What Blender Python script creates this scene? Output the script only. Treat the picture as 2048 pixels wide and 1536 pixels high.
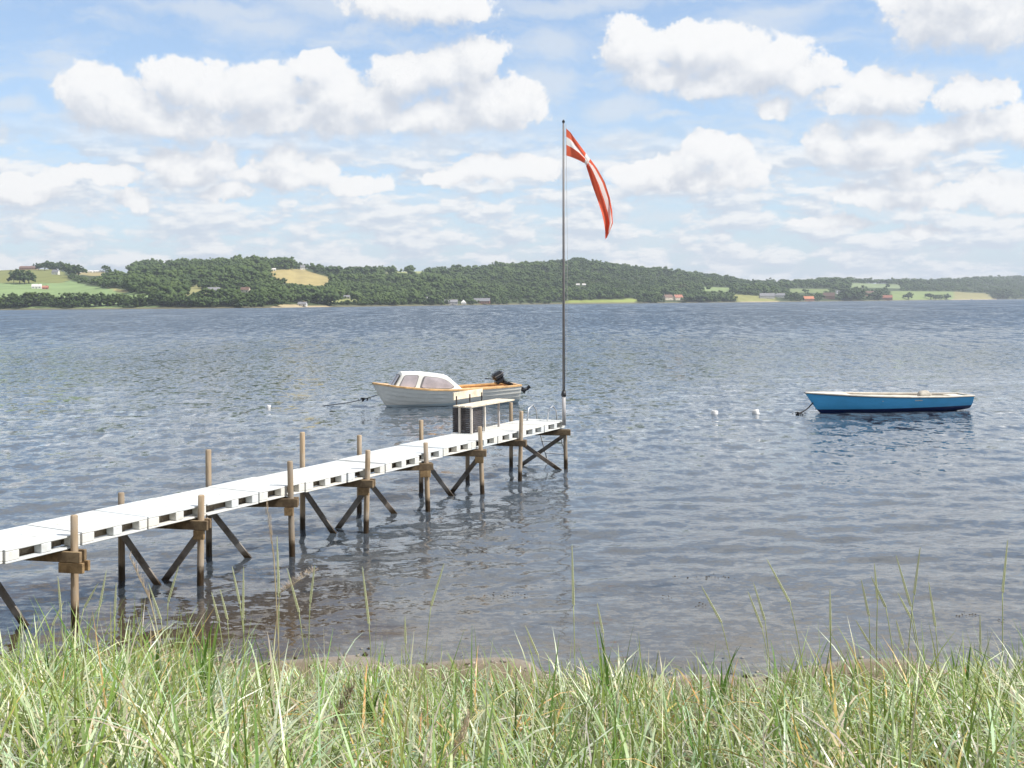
import bpy, bmesh, math, random
import numpy as np
from mathutils import Vector, Matrix

for _o in list(bpy.data.objects):
    bpy.data.objects.remove(_o)
SC = bpy.context.scene
COL = SC.collection
R = math.radians

# ------------------------------------------------------------------ camera
F_PX = 2150.0            # focal length in photo pixels (photo 2048 px wide)
CAM_H = 3.69             # eye height above the water
HOR_A, HOR_B = 613.7, -0.0085   # horizon row in the photo = A + B * column
ROLL = -math.atan(HOR_B)
HOR_MID = HOR_A + HOR_B * 1024
cam = bpy.data.cameras.new('camera')
cam.sensor_fit = 'HORIZONTAL'
cam.sensor_width = 36.0
cam.lens = F_PX / 2048 * 36.0
cam.shift_y = -(768 - HOR_MID) / 2048
cam.clip_start = 0.1
cam.clip_end = 30000
camo = bpy.data.objects.new('camera', cam)
COL.objects.link(camo)
camo.matrix_world = Matrix.Translation((0, 0, CAM_H)) @ Matrix.Rotation(R(90), 4, 'X') @ Matrix.Rotation(-ROLL, 4, 'Z')
SC.camera = camo

def ray(x, y):
    """photo pixel -> (right, down) per metre of depth"""
    dx, dy = x - 1024, y - HOR_MID
    c, s = math.cos(ROLL), math.sin(ROLL)
    return (dx * c - dy * s) / F_PX, (dx * s + dy * c) / F_PX

def on_z(x, y, z=0.0):
    u, v = ray(x, y)
    d = (CAM_H - z) / v
    return Vector((u * d, d, z))

def at_d(x, y, d):
    u, v = ray(x, y)
    return Vector((u * d, d, CAM_H - v * d))

def project(X, Y, Z):
    """world arrays -> photo pixel arrays"""
    u = X / Y * F_PX
    v = (CAM_H - Z) / Y * F_PX
    c, s = math.cos(ROLL), math.sin(ROLL)
    return 1024 + u * c + v * s, HOR_MID - u * s + v * c

# ------------------------------------------------------------------ sun, sky
SUN_EL = 49.0
SUN_AZ = 106.0            # degrees clockwise from the viewing direction (+Y)
sun_dir = Vector((math.sin(R(SUN_AZ)) * math.cos(R(SUN_EL)), math.cos(R(SUN_AZ)) * math.cos(R(SUN_EL)), math.sin(R(SUN_EL))))
sl = bpy.data.lights.new('sun', 'SUN')
sl.energy = 5.0
sl.angle = R(0.6)
sl.color = (1.0, 0.955, 0.88)
so = bpy.data.objects.new('sun', sl)
COL.objects.link(so)
so.rotation_euler = sun_dir.to_track_quat('Z', 'Y').to_euler()

world = bpy.data.worlds.new('World')
SC.world = world
world.use_nodes = True
world.cycles.sampling_method = 'MANUAL'
world.cycles.sample_map_resolution = 512

class Graph:
    """small helper for writing node trees as expressions"""
    def __init__(self, tree):
        self.t = tree
    def node(self, kind, **kw):
        n = self.t.nodes.new(kind)
        for k, v in kw.items():
            setattr(n, k, v)
        return n
    def put(self, sock, val):
        if hasattr(val, 'is_output') or isinstance(val, bpy.types.NodeSocket):
            self.t.links.new(val, sock)
        elif val is not None:
            if sock.type == 'RGBA' and len(val) == 3:
                val = tuple(val) + (1,)
            sock.default_value = val
    def m(self, op, a, b=None, c=None, clamp=False):
        n = self.node('ShaderNodeMath', operation=op, use_clamp=clamp)
        for i, x in enumerate((a, b, c)):
            if x is not None:
                self.put(n.inputs[i], x)
        return n.outputs[0]
    def v(self, op, a, b=None, c=None, scale=None):
        n = self.node('ShaderNodeVectorMath', operation=op)
        for i, x in enumerate((a, b, c)):
            if x is not None:
                self.put(n.inputs[i], x)
        if scale is not None:
            self.put(n.inputs['Scale'], scale)
        return n.outputs['Value'] if op in ('LENGTH', 'DOT_PRODUCT', 'DISTANCE') else n.outputs[0]
    def noise(self, vec, scale=5.0, detail=2.0, rough=0.5, dist=0.0, color=False, lac=2.0):
        n = self.node('ShaderNodeTexNoise')
        if vec is not None:
            self.put(n.inputs['Vector'], vec)
        self.put(n.inputs['Scale'], scale)
        n.inputs['Detail'].default_value = detail
        n.inputs['Roughness'].default_value = rough
        n.inputs['Lacunarity'].default_value = lac
        n.inputs['Distortion'].default_value = dist
        return n.outputs['Color'] if color else n.outputs['Fac']
    def step(self, x, lo, hi, a=0.0, b=1.0):
        n = self.node('ShaderNodeMapRange', interpolation_type='SMOOTHSTEP')
        self.put(n.inputs['Value'], x)
        for k, val in (('From Min', lo), ('From Max', hi), ('To Min', a), ('To Max', b)):
            self.put(n.inputs[k], val)
        return n.outputs['Result']
    def mix(self, f, a, b, kind='MIX'):
        n = self.node('ShaderNodeMix', data_type='RGBA', blend_type=kind)
        self.put(n.inputs['Factor'], f)
        self.put(n.inputs[6], a)
        self.put(n.inputs[7], b)
        return n.outputs[2]
    def xyz(self, x, y, z):
        n = self.node('ShaderNodeCombineXYZ')
        for i, q in enumerate((x, y, z)):
            self.put(n.inputs[i], q)
        return n.outputs[0]
    def sep(self, vec):
        n = self.node('ShaderNodeSeparateXYZ')
        self.put(n.inputs[0], vec)
        return n.outputs

def sky_dir(x, y):
    """photo pixel -> (azimuth, elevation) in units of 100 photo pixels of arc"""
    u, v = ray(x, y)
    return math.atan(u) * 21.5, math.atan(-v * math.cos(math.atan(u))) * 21.5

# cumulus lobes seen in the photo: column, row, half width, half height
LOBES = [
    (185, 200, 66, 66), (265, 215, 80, 58), (350, 165, 72, 50), (440, 180, 80, 56), (530, 185, 86, 60),
    (628, 138, 46, 44), (660, 195, 90, 60), (750, 205, 80, 56), (820, 150, 72, 50), (890, 138, 66, 56), (955, 130, 58, 52),
    (960, 200, 88, 62), (1020, 215, 70, 50), (350, 240, 190, 34), (600, 238, 190, 34), (860, 230, 170, 38),
    (1262, 100, 60, 56), (1370, 92, 78, 48), (1440, 110, 100, 56), (1540, 130, 92, 50), (1610, 160, 60, 38), (1320, 150, 90, 40), (1450, 165, 150, 30),
    (1880, 40, 104, 72), (1985, 40, 90, 64), (1930, -20, 130, 50),
    (1745, 180, 66, 46), (1800, 185, 60, 40), (1690, 200, 62, 28), (1735, 210, 90, 24),
    (1940, 195, 60, 32), (1980, 182, 36, 24),
    (1660, 290, 62, 34), (1745, 275, 72, 40), (1800, 295, 80, 32), (1890, 270, 66, 34), (1960, 262, 62, 38), (2050, 255, 44, 44), (1750, 312, 120, 18),
    (1420, 312, 66, 46), (1380, 335, 66, 36), (1300, 345, 78, 26), (1470, 350, 62, 34), (1390, 372, 140, 18),
    (565, 318, 52, 36), (620, 335, 64, 32), (560, 355, 110, 20), (345, 318, 66, 34), (425, 318, 62, 36),
    (1550, 215, 40, 18), (1720, 385, 50, 26), (1825, 352, 50, 24), (1790, 395, 90, 22), (1965, 380, 70, 26), (2040, 400, 60, 24), (1890, 405, 90, 14),
    (1670, 448, 86, 15), (1850, 452, 50, 9), (725, 372, 60, 24), (60, 372, 70, 24), (150, 350, 50, 16), (235, 355, 46, 20), (40, 400, 90, 20), (265, 398, 34, 16),
    (985, 340, 90, 26), (1060, 335, 60, 26), (900, 355, 60, 20), (455, 385, 60, 18), (380, 350, 60, 20),
    (800, 5, 110, 42), (900, 15, 90, 36),
]
SOFT = [
    (1240, 215, 96, 34), (1330, 230, 70, 14), (1240, 275, 100, 28), (430, 18, 200, 22), (520, 50, 130, 30), (1150, 8, 210, 26),
    (25, 210, 62, 20), (0, 262, 14, 26), (1110, 90, 90, 50), (1090, 165, 90, 40), (1480, 60, 170, 40), (720, 305, 230, 20), (890, 290, 120, 30), (1130, 330, 120, 26),
    (1560, 20, 130, 24), (640, 10, 120, 36),
]

def build_world():
    nt = world.node_tree
    nt.nodes.clear()
    g = Graph(nt)
    out = g.node('ShaderNodeOutputWorld')
    bg = g.node('ShaderNodeBackground')
    bg.inputs['Strength'].default_value = 0.15
    nt.links.new(bg.outputs[0], out.inputs[0])
    sky = g.node('ShaderNodeTexSky', sky_type='NISHITA')
    sky.sun_disc = False
    sky.sun_elevation = R(SUN_EL)
    sky.sun_rotation = R(SUN_AZ)
    sky.altitude = 0
    sky.air_density = 1.0
    sky.dust_density = 0.6
    sky.ozone_density = 1.6
    tc = g.node('ShaderNodeTexCoord')
    d = tc.outputs['Generated']
    s = g.sep(d)
    az = g.m('MULTIPLY', g.m('ARCTAN2', s[0], s[1]), 21.5)
    el = g.m('MULTIPLY', g.m('ARCSINE', s[2]), 21.5)
    p = g.xyz(az, el, 0.0)
    # outside the photographed part of the sky the same kind of cumulus goes on
    outside = g.m('MAXIMUM', g.step(g.m('ABSOLUTE', az), 10.4, 12.5), g.step(el, 6.3, 8.0))

    def field(q):
        wv = g.noise(q, 0.8, 4.0, 0.55, color=True)
        wv2 = g.noise(q, 2.6, 5.0, 0.6, color=True)
        q1 = g.v('MULTIPLY_ADD', wv, (0.95, 0.7, 0.0), g.v('ADD', q, (-0.675, -0.55, 0.0)))
        q1 = g.v('MULTIPLY_ADD', wv2, (0.40, 0.40, 0.0), q1)
        acc = None
        for (x, y, rx, ry) in LOBES:
            cu, cv = sky_dir(x, y)
            iu, iv = 100.0 / (rx * 1.16), 100.0 / (ry * 1.18)
            ln = g.v('LENGTH', g.v('MULTIPLY_ADD', q1, (iu, iv, 0.0), (-cu * iu, -cv * iv, 0.0)))
            acc = ln if acc is None else g.m('SMOOTH_MIN', acc, ln, 0.22)
        fine = g.noise(q, 1.9, 8.0, 0.66)
        base = g.m('SUBTRACT', 1.0, acc)
        gen = g.m('MULTIPLY_ADD', g.noise(g.v('MULTIPLY', q1, (0.23, 0.42, 1.0)), 1.0, 2.0, 0.5), 5.0, -2.15)
        gen = g.m('MINIMUM', g.m('SUBTRACT', gen, g.m('MULTIPLY', g.m('SUBTRACT', 1.0, outside), 4.0)), 1.0)
        base = g.m('MAXIMUM', base, gen)
        return g.m('MULTIPLY_ADD', g.m('SUBTRACT', fine, 0.5), 0.95, base), fine

    f0, n0 = field(p)
    f1, n1 = field(g.v('ADD', p, (0.17, 0.46, 0.0)))
    lit = g.m('MULTIPLY_ADD', g.m('SUBTRACT', f0, f1), 0.70, 0.56)
    lit = g.m('ADD', lit, g.m('MULTIPLY', g.m('SUBTRACT', n0, n1), 0.35))
    lit = g.m('SUBTRACT', lit, g.m('MULTIPLY', g.step(f0, 0.3, 0.95), 0.10))
    lit = g.step(lit, 0.12, 1.02)
    alpha = g.step(f0, -0.05, g.step(lit, 0.25, 0.8, 0.55, 0.16))
    white = g.mix(lit, (3.55, 3.78, 4.2), (5.45, 5.45, 5.45))
    # thin veils and cirrus
    wv = g.noise(p, 0.8, 4.0, 0.6, color=True)
    q2 = g.v('MULTIPLY_ADD', wv, (1.6, 0.8, 0.0), g.v('ADD', p, (-0.8, -0.4, 0.0)))
    acc = None
    for (x, y, rx, ry) in SOFT:
        cu, cv = sky_dir(x, y)
        iu, iv = 100.0 / rx, 100.0 / ry
        ln = g.v('LENGTH', g.v('MULTIPLY_ADD', q2, (iu, iv, 0.0), (-cu * iu, -cv * iv, 0.0)))
        acc = ln if acc is None else g.m('SMOOTH_MIN', acc, ln, 0.3)
    streak = g.noise(g.v('MULTIPLY', q2, (0.5, 1.9, 1.0)), 1.0, 7.0, 0.62)
    soft = g.step(g.m('MULTIPLY_ADD', g.m('SUBTRACT', streak, 0.5), 1.6, g.m('SUBTRACT', 1.0, acc)), -0.25, 0.8, 0.0, 0.62)
    veil = g.step(streak, 0.40, 0.72, 0.0, 0.62)
    soft = g.m('MAXIMUM', soft, veil)
    # rows of small distant cumulus towards the horizon
    pb = g.v('MULTIPLY_ADD', wv, (0.5, 0.2, 0.0), g.v('MULTIPLY', p, (0.75, 2.0, 1.0)))
    nb = g.noise(pb, 1.0, 6.0, 0.58)
    nb2 = g.noise(g.v('ADD', pb, (0.07, 0.28, 0.0)), 1.0, 6.0, 0.58)
    low = g.m('MULTIPLY', g.step(el, 3.7, 2.6), g.step(el, -0.2, 0.35))
    aband = g.m('MULTIPLY', g.step(nb, 0.395, 0.53), g.m('MULTIPLY', low, 0.92))
    cband = g.mix(g.step(g.m('SUBTRACT', nb, nb2), -0.10, 0.12), (3.55, 3.95, 4.5), (5.25, 5.3, 5.35))
    # humid air over the horizon
    hz = g.m('POWER', 2.718, g.m('MULTIPLY', g.m('MAXIMUM', el, 0.0), -0.42))
    blue = g.mix(1.0, sky.outputs[0], (0.95, 1.0, 1.05), 'MULTIPLY')
    c = g.mix(g.m('MULTIPLY_ADD', hz, 0.70, 0.19), blue, (3.0, 3.65, 4.5))
    c = g.mix(soft, c, (4.3, 4.55, 4.85))
    c = g.mix(aband, c, cband)
    c = g.mix(g.m('MULTIPLY', alpha, 0.97), c, white)
    nt.links.new(c, bg.inputs['Color'])
build_world()

SC.view_settings.view_transform = 'Standard'
SC.view_settings.look = 'None'
SC.view_settings.exposure = 0.27
SC.view_settings.gamma = 1.0
SC.view_settings.use_curve_mapping = False
SC.cycles.use_denoising = True
SC.cycles.use_adaptive_sampling = True
SC.cycles.adaptive_threshold = 0.012
SC.cycles.adaptive_min_samples = 12
SC.cycles.max_bounces = 6
SC.cycles.transparent_max_bounces = 12
SC.cycles.caustics_reflective = False
SC.cycles.caustics_refractive = False

# ------------------------------------------------------------------ helpers
rnd = random.Random(11)
nrs = np.random.RandomState(7)

class MB:
    """collects shapes and links them as ONE mesh object"""
    def __init__(self):
        self.v, self.f, self.mi = [], [], []
    def add(self, vs, fs, mi=0):
        o = len(self.v)
        self.v += [tuple(p) for p in vs]
        self.f += [tuple(o + i for i in q) for q in fs]
        self.mi += [mi] * len(fs)
        return self
    def box(self, c, s, M=None, mi=0, bev=0.0):
        hx, hy, hz = s[0] / 2, s[1] / 2, s[2] / 2
        if bev > 0:
            b = min(bev, hx * .9, hy * .9, hz * .9)
            pts, idx = [], {}
            for sx in (-1, 1):
                for sy in (-1, 1):
                    for sz in (-1, 1):
                        for k in range(3):
                            q = [sx * hx, sy * hy, sz * hz]
                            for j in range(3):
                                if j != k:
                                    q[j] -= (sx, sy, sz)[j] * b
                            idx[(sx, sy, sz, k)] = len(pts)
                            pts.append(q)
            fs = []
            S = (-1, 1)
            for k in range(3):
                a, e = [(1, 2), (2, 0), (0, 1)][k]
                for sg in S:
                    loop = []
                    for (p, q) in ((-1, -1), (1, -1), (1, 1), (-1, 1)):
                        key = [0, 0, 0]; key[k] = sg; key[a] = p; key[e] = q
                        loop.append(idx[(key[0], key[1], key[2], k)])
                    fs.append(loop if sg > 0 else loop[::-1])
            for k in range(3):               # edges along axis k
                a, e = [(1, 2), (2, 0), (0, 1)][k]
                for p in S:
                    for q in S:
                        ky0 = [0, 0, 0]; ky1 = [0, 0, 0]
                        ky0[k] = -1; ky1[k] = 1
                        ky0[a] = ky1[a] = p; ky0[e] = ky1[e] = q
                        loop = [idx[tuple(ky0) + (a,)], idx[tuple(ky1) + (a,)], idx[tuple(ky1) + (e,)], idx[tuple(ky0) + (e,)]]
                        fs.append(loop if p * q < 0 else loop[::-1])
            for sx in S:
                for sy in S:
                    for sz in S:
                        loop = [idx[(sx, sy, sz, k)] for k in range(3)]
                        fs.append(loop if sx * sy * sz > 0 else loop[::-1])
        else:
            pts = [(sx * hx, sy * hy, sz * hz) for sx in (-1, 1) for sy in (-1, 1) for sz in (-1, 1)]
            fs = [(0, 1, 3, 2), (4, 6, 7, 5), (0, 4, 5, 1), (2, 3, 7, 6), (0, 2, 6, 4), (1, 5, 7, 3)]
        vs = []
        for p in pts:
            p = Vector(p)
            if M is not None:
                p = M @ p
            vs.append(p + Vector(c))
        return self.add(vs, fs, mi)
    def board(self, a, b, w, th, up=Vector((0, 0, 1)), mi=0, bev=0.004):
        """plank from a to b, width w along 'up', thickness th"""
        a, b = Vector(a), Vector(b)
        d = (b - a); L = d.length; d.normalize()
        side = d.cross(up).normalized()
        u = side.cross(d).normalized()
        M = Matrix((d, side, u)).transposed()
        return self.box((a + b) / 2, (L, th, w), M, mi, bev)
    def tube(self, pts, rad, n=10, mi=0, cap=True):
        pts = [Vector(p) for p in pts]
        if not hasattr(rad, '__len__'):
            rad = [rad] * len(pts)
        vs, fs = [], []
        ref = None
        for i, p in enumerate(pts):
            d = (pts[min(i + 1, len(pts) - 1)] - pts[max(i - 1, 0)]).normalized()
            if ref is None:
                ref = Vector((1, 0, 0)) if abs(d.x) < .8 else Vector((0, 1, 0))
            s = d.cross(ref).normalized(); u = s.cross(d).normalized(); ref = u
            for k in range(n):
                t = 2 * math.pi * k / n
                vs.append(p + (s * math.cos(t) + u * math.sin(t)) * rad[i])
        for i in range(len(pts) - 1):
            for k in range(n):
                k2 = (k + 1) % n
                fs.append((i * n + k, i * n + k2, (i + 1) * n + k2, (i + 1) * n + k))
        if cap:
            fs.append(tuple(range(n))[::-1])
            fs.append(tuple((len(pts) - 1) * n + k for k in range(n)))
        return self.add(vs, fs, mi)
    def grid(self, P, mi=0, flip=False, closed=False):
        """P[i][j] points -> quads"""
        ni, nj = len(P), len(P[0])
        vs = [p for row in P for p in row]
        fs = []
        for i in range(ni - 1):
            for j in range(nj if closed else nj - 1):
                j2 = (j + 1) % nj
                q = (i * nj + j, i * nj + j2, (i + 1) * nj + j2, (i + 1) * nj + j)
                fs.append(q[::-1] if flip else q)
        return self.add(vs, fs, mi)
    def mesh(self, name, mats):
        me = bpy.data.meshes.new(name)
        me.from_pydata(self.v, [], self.f)
        for m in (mats if isinstance(mats, (list, tuple)) else [mats]):
            me.materials.append(m)
        if any(self.mi):
            me.polygons.foreach_set('material_index', self.mi)
        me.update()
        return me
    def build(self, name, mats, parent=None, smooth=False):
        return link(name, self.mesh(name, mats), parent, smooth)

def link(name, me, parent=None, smooth=False, loc=None):
    if smooth:
        me.polygons.foreach_set('use_smooth', [True] * len(me.polygons))
    o = bpy.data.objects.new(name, me)
    COL.objects.link(o)
    if parent is not None:
        o.parent = parent
    if loc is not None:
        o.location = loc
    return o

def empty(name, loc=(0, 0, 0), rz=0.0):
    o = bpy.data.objects.new(name, None)
    o.empty_display_size = 0.2
    COL.objects.link(o)
    o.location = loc
    o.rotation_euler = (0, 0, rz)
    return o

def tag(o, label=None, cat=None, group=None, kind=None):
    if label: o['label'] = label
    if cat: o['category'] = cat
    if group: o['group'] = group
    if kind: o['kind'] = kind
    return o

def np_mesh(name, V, Fq, mats, smooth=False):
    """numpy vertices and equal-sided faces -> mesh"""
    me = bpy.data.meshes.new(name)
    V = np.asarray(V, np.float32); Fq = np.asarray(Fq, np.int32)
    k = Fq.shape[1]
    me.vertices.add(len(V)); me.vertices.foreach_set('co', V.ravel())
    me.loops.add(Fq.size); me.loops.foreach_set('vertex_index', Fq.ravel())
    me.polygons.add(len(Fq))
    me.polygons.foreach_set('loop_start', np.arange(0, Fq.size, k, dtype=np.int32))
    me.polygons.foreach_set('loop_total', np.full(len(Fq), k, np.int32))
    if smooth:
        me.polygons.foreach_set('use_smooth', np.ones(len(Fq), bool))
    for m in (mats if isinstance(mats, (list, tuple)) else [mats]):
        me.materials.append(m)
    me.update(calc_edges=True)
    return me

def attr(me, name, kind, domain, data):
    a = me.attributes.new(name, kind, domain)
    a.data.foreach_set('color' if 'COLOR' in kind else ('vector' if 'VECTOR' in kind else 'value'), np.asarray(data, np.float32).ravel())

# ------------------------------------------------------------------ materials
def material(name):
    m = bpy.data.materials.new(name)
    m.use_nodes = True
    m.node_tree.nodes.clear()
    g = Graph(m.node_tree)
    out = g.node('ShaderNodeOutputMaterial')
    return m, g, out

def principled(g, out, color, rough=0.6, normal=None, spec=0.5, metal=0.0, **kw):
    b = g.node('ShaderNodeBsdfPrincipled')
    g.put(b.inputs['Base Color'], color)
    g.put(b.inputs['Roughness'], rough)
    b.inputs['Metallic'].default_value = metal
    b.inputs['Specular IOR Level'].default_value = spec
    for k, v in kw.items():
        g.put(b.inputs[k.replace('_', ' ')], v)
    if normal is not None:
        g.t.links.new(normal, b.inputs['Normal'])
    if out is not None:
        g.t.links.new(b.outputs[0], out.inputs[0])
    return b

def bump(g, h, strength=0.5, dist=0.01):
    n = g.node('ShaderNodeBump')
    n.inputs['Strength'].default_value = strength
    n.inputs['Distance'].default_value = dist
    g.put(n.inputs['Height'], h)
    return n.outputs[0]

def plain(name, col, rough=0.5, var=0.12, scale=6.0, spec=0.5, metal=0.0, bstr=0.15):
    """painted or moulded surface with faint mottling"""
    m, g, out = material(name)
    tc = g.node('ShaderNodeTexCoord')
    n = g.noise(tc.outputs['Object'], scale, 5.0, 0.6)
    n2 = g.noise(tc.outputs['Object'], scale * 9, 3.0, 0.6)
    dark = tuple(c * (1 - var * 1.6) for c in col)
    lite = tuple(min(1, c * (1 + var)) for c in col)
    c = g.mix(g.step(n, 0.3, 0.7), dark, lite)
    principled(g, out, c, g.m('MULTIPLY_ADD', n2, 0.25, rough - 0.12), bump(g, n2, bstr, 0.003), spec, metal)
    return m

def wood(name, lite, dark, wet=None, grey=None, along='Z'):
    """weathered wood; wet = height below which it is dark and damp"""
    m, g, out = material(name)
    geo = g.node('ShaderNodeNewGeometry')
    tc = g.node('ShaderNodeTexCoord')
    oi = g.node('ShaderNodeObjectInfo')
    st = {'Z': (22, 22, 1.6), 'X': (1.6, 22, 22), 'W': (9, 9, 9)}[along]
    p = g.v('ADD', g.v('MULTIPLY', tc.outputs['Object'], st), g.xyz(g.m('MULTIPLY', oi.outputs['Random'], 37.0), 0.0, 0.0))
    n = g.noise(p, 1.0, 6.0, 0.65, 0.4)
    n2 = g.noise(p, 3.2, 4.0, 0.6)
    c = g.mix(g.step(n, 0.32, 0.68), dark, lite)
    if grey:
        c = g.mix(g.step(g.noise(tc.outputs['Object'], 3.0, 3.0, 0.6), 0.4, 0.7), c, grey)
    tone = g.m('MULTIPLY_ADD', oi.outputs['Random'], 0.4, 0.78)
    c = g.mix(1.0, c, g.xyz(tone, tone, tone), 'MULTIPLY')
    r = 0.75
    if wet is not None:
        z = g.sep(geo.outputs['Position'])[2]
        w = g.step(g.m('ADD', z, g.m('MULTIPLY', g.noise(tc.outputs['Object'], 14.0, 4.0, 0.6), 0.14)), wet + 0.03, wet + 0.16)
        alg = g.mix(g.noise(tc.outputs['Object'], 20.0, 3.0, 0.6), (0.022, 0.013, 0.008), (0.05, 0.032, 0.014))
        c = g.mix(w, alg, c)
        r = g.m('MULTIPLY_ADD', w, 0.45, 0.32)
    principled(g, out, c, r, bump(g, n2, 0.5, 0.004), 0.35)
    return m

M = {}
M['post'] = wood('post_wood', (0.42, 0.325, 0.225), (0.26, 0.19, 0.12), wet=0.20, grey=(0.33, 0.28, 0.225))
M['beam'] = wood('beam_wood', (0.25, 0.18, 0.105), (0.12, 0.082, 0.05), along='W')
M['brace'] = wood('brace_wood', (0.24, 0.20, 0.165), (0.12, 0.098, 0.08), wet=0.06, along='W', grey=(0.23, 0.22, 0.21))
M['stringer'] = wood('stringer_wood', (0.30, 0.25, 0.19), (0.16, 0.125, 0.09), along='X')
M['block'] = wood('block_wood', (0.33, 0.225, 0.115), (0.17, 0.11, 0.055), along='W')

def pallet_plastic():
    m, g, out = material('white_pallet_plastic')
    tc = g.node('ShaderNodeTexCoord'); oi = g.node('ShaderNodeObjectInfo')
    geo = g.node('ShaderNodeNewGeometry')
    p = g.v('ADD', tc.outputs['Object'], g.xyz(g.m('MULTIPLY', oi.outputs['Random'], 13.0), 0.0, 0.0))
    n = g.noise(p, 5.0, 6.0, 0.65)
    n2 = g.noise(g.v('MULTIPLY', geo.outputs['Position'], (7, 7, 30)), 1.0, 4.0, 0.6)
    c = g.mix(oi.outputs['Random'], (0.60, 0.635, 0.655), (0.70, 0.675, 0.615))
    c = g.mix(g.step(n, 0.52, 0.74, 0.0, 0.6), c, (0.46, 0.44, 0.39))
    c = g.mix(g.step(n2, 0.60, 0.76, 0.0, 0.5), c, (0.40, 0.36, 0.29))
    principled(g, out, c, 0.55, bump(g, n, 0.1, 0.004), 0.4)
    return m
M['pallet'] = pallet_plastic()

# ------------------------------------------------------------------ ground: grassy bank running down into the fjord
BANK_Y = [-14, 0, 3, 5, 7, 8.5, 9.5, 10.5, 11.0, 12, 15, 25, 60, 200, 7000]
BANK_Z = [2.15, 2.04, 1.72, 1.25, 0.74, 0.40, 0.20, 0.055, -0.015, -0.09, -0.28, -0.75, -2.2, -6, -14]
def ground_z(x, y):
    x = np.asarray(x, float); y = np.asarray(y, float)
    yy = y + np.clip(x, -9, 9) * 0.085 + 0.22 * np.sin(x * 0.9 + 1.0) * np.exp(-((y - 9) / 6) ** 2)
    z = np.interp(yy, BANK_Y, BANK_Z)
    near = np.exp(-(np.maximum(y - 9, 0) / 4))
    return z + near * (0.05 * np.sin(x * 1.7 + y * 0.8) + 0.035 * np.sin(x * 3.1 - y * 2.3 + 2))

def build_ground():
    ys = np.concatenate([np.arange(-14, 3, 0.5), np.arange(3, 16, 0.18), np.geomspace(16, 7000, 46)])
    xs = np.concatenate([-np.geomspace(6000, 13, 24), np.arange(-12, 12.01, 0.2), np.geomspace(13, 6000, 24)])
    X, Y = np.meshgrid(xs, ys)
    Z = ground_z(X, Y)
    V = np.stack([X, Y, Z], -1).reshape(-1, 3)
    ny, nx = X.shape
    i = np.arange(ny - 1)[:, None] * nx + np.arange(nx - 1)[None]
    Fq = np.stack([i, i + 1, i + nx + 1, i + nx], -1).reshape(-1, 4)
    m, g, out = material('bank_sand_and_seabed')
    geo = g.node('ShaderNodeNewGeometry')
    P = geo.outputs['Position']
    z = g.sep(P)[2]
    n = g.noise(P, 1.3, 6.0, 0.62)
    n2 = g.noise(P, 14.0, 5.0, 0.65)
    weed = g.noise(g.v('MULTIPLY', P, (0.55, 1.0, 0.0)), 0.75, 5.0, 0.6)
    # eelgrass grows in the lee of the jetty
    lee = g.step(g.v('DISTANCE', g.v('MULTIPLY', P, (1.0, 1.0, 0.0)), (-4.6, 13.4, 0.0)), 1.8, 4.4, 0.20, -0.16)
    weed = g.m('ADD', weed, lee)
    sand = g.mix(n2, (0.11, 0.085, 0.052), (0.25, 0.20, 0.135))
    bed = g.mix(g.step(weed, 0.42, 0.60), (0.265, 0.24, 0.215), (0.105, 0.056, 0.014))
    bed = g.mix(g.step(n2, 0.3, 0.75, 0.0, 0.5), bed, (0.17, 0.115, 0.065))
    soil = g.mix(n, (0.05, 0.045, 0.02), (0.15, 0.12, 0.06))
    c = g.mix(g.step(z, -0.02, 0.05), bed, sand)
    c = g.mix(g.step(z, 0.05, 0.25), c, soil)
    principled(g, out, c, 0.85, bump(g, n2, 0.6, 0.03), 0.3)
    o = link('ground', np_mesh('ground', V, Fq, m, True))
    tag(o, kind='structure')
build_ground()

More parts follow.
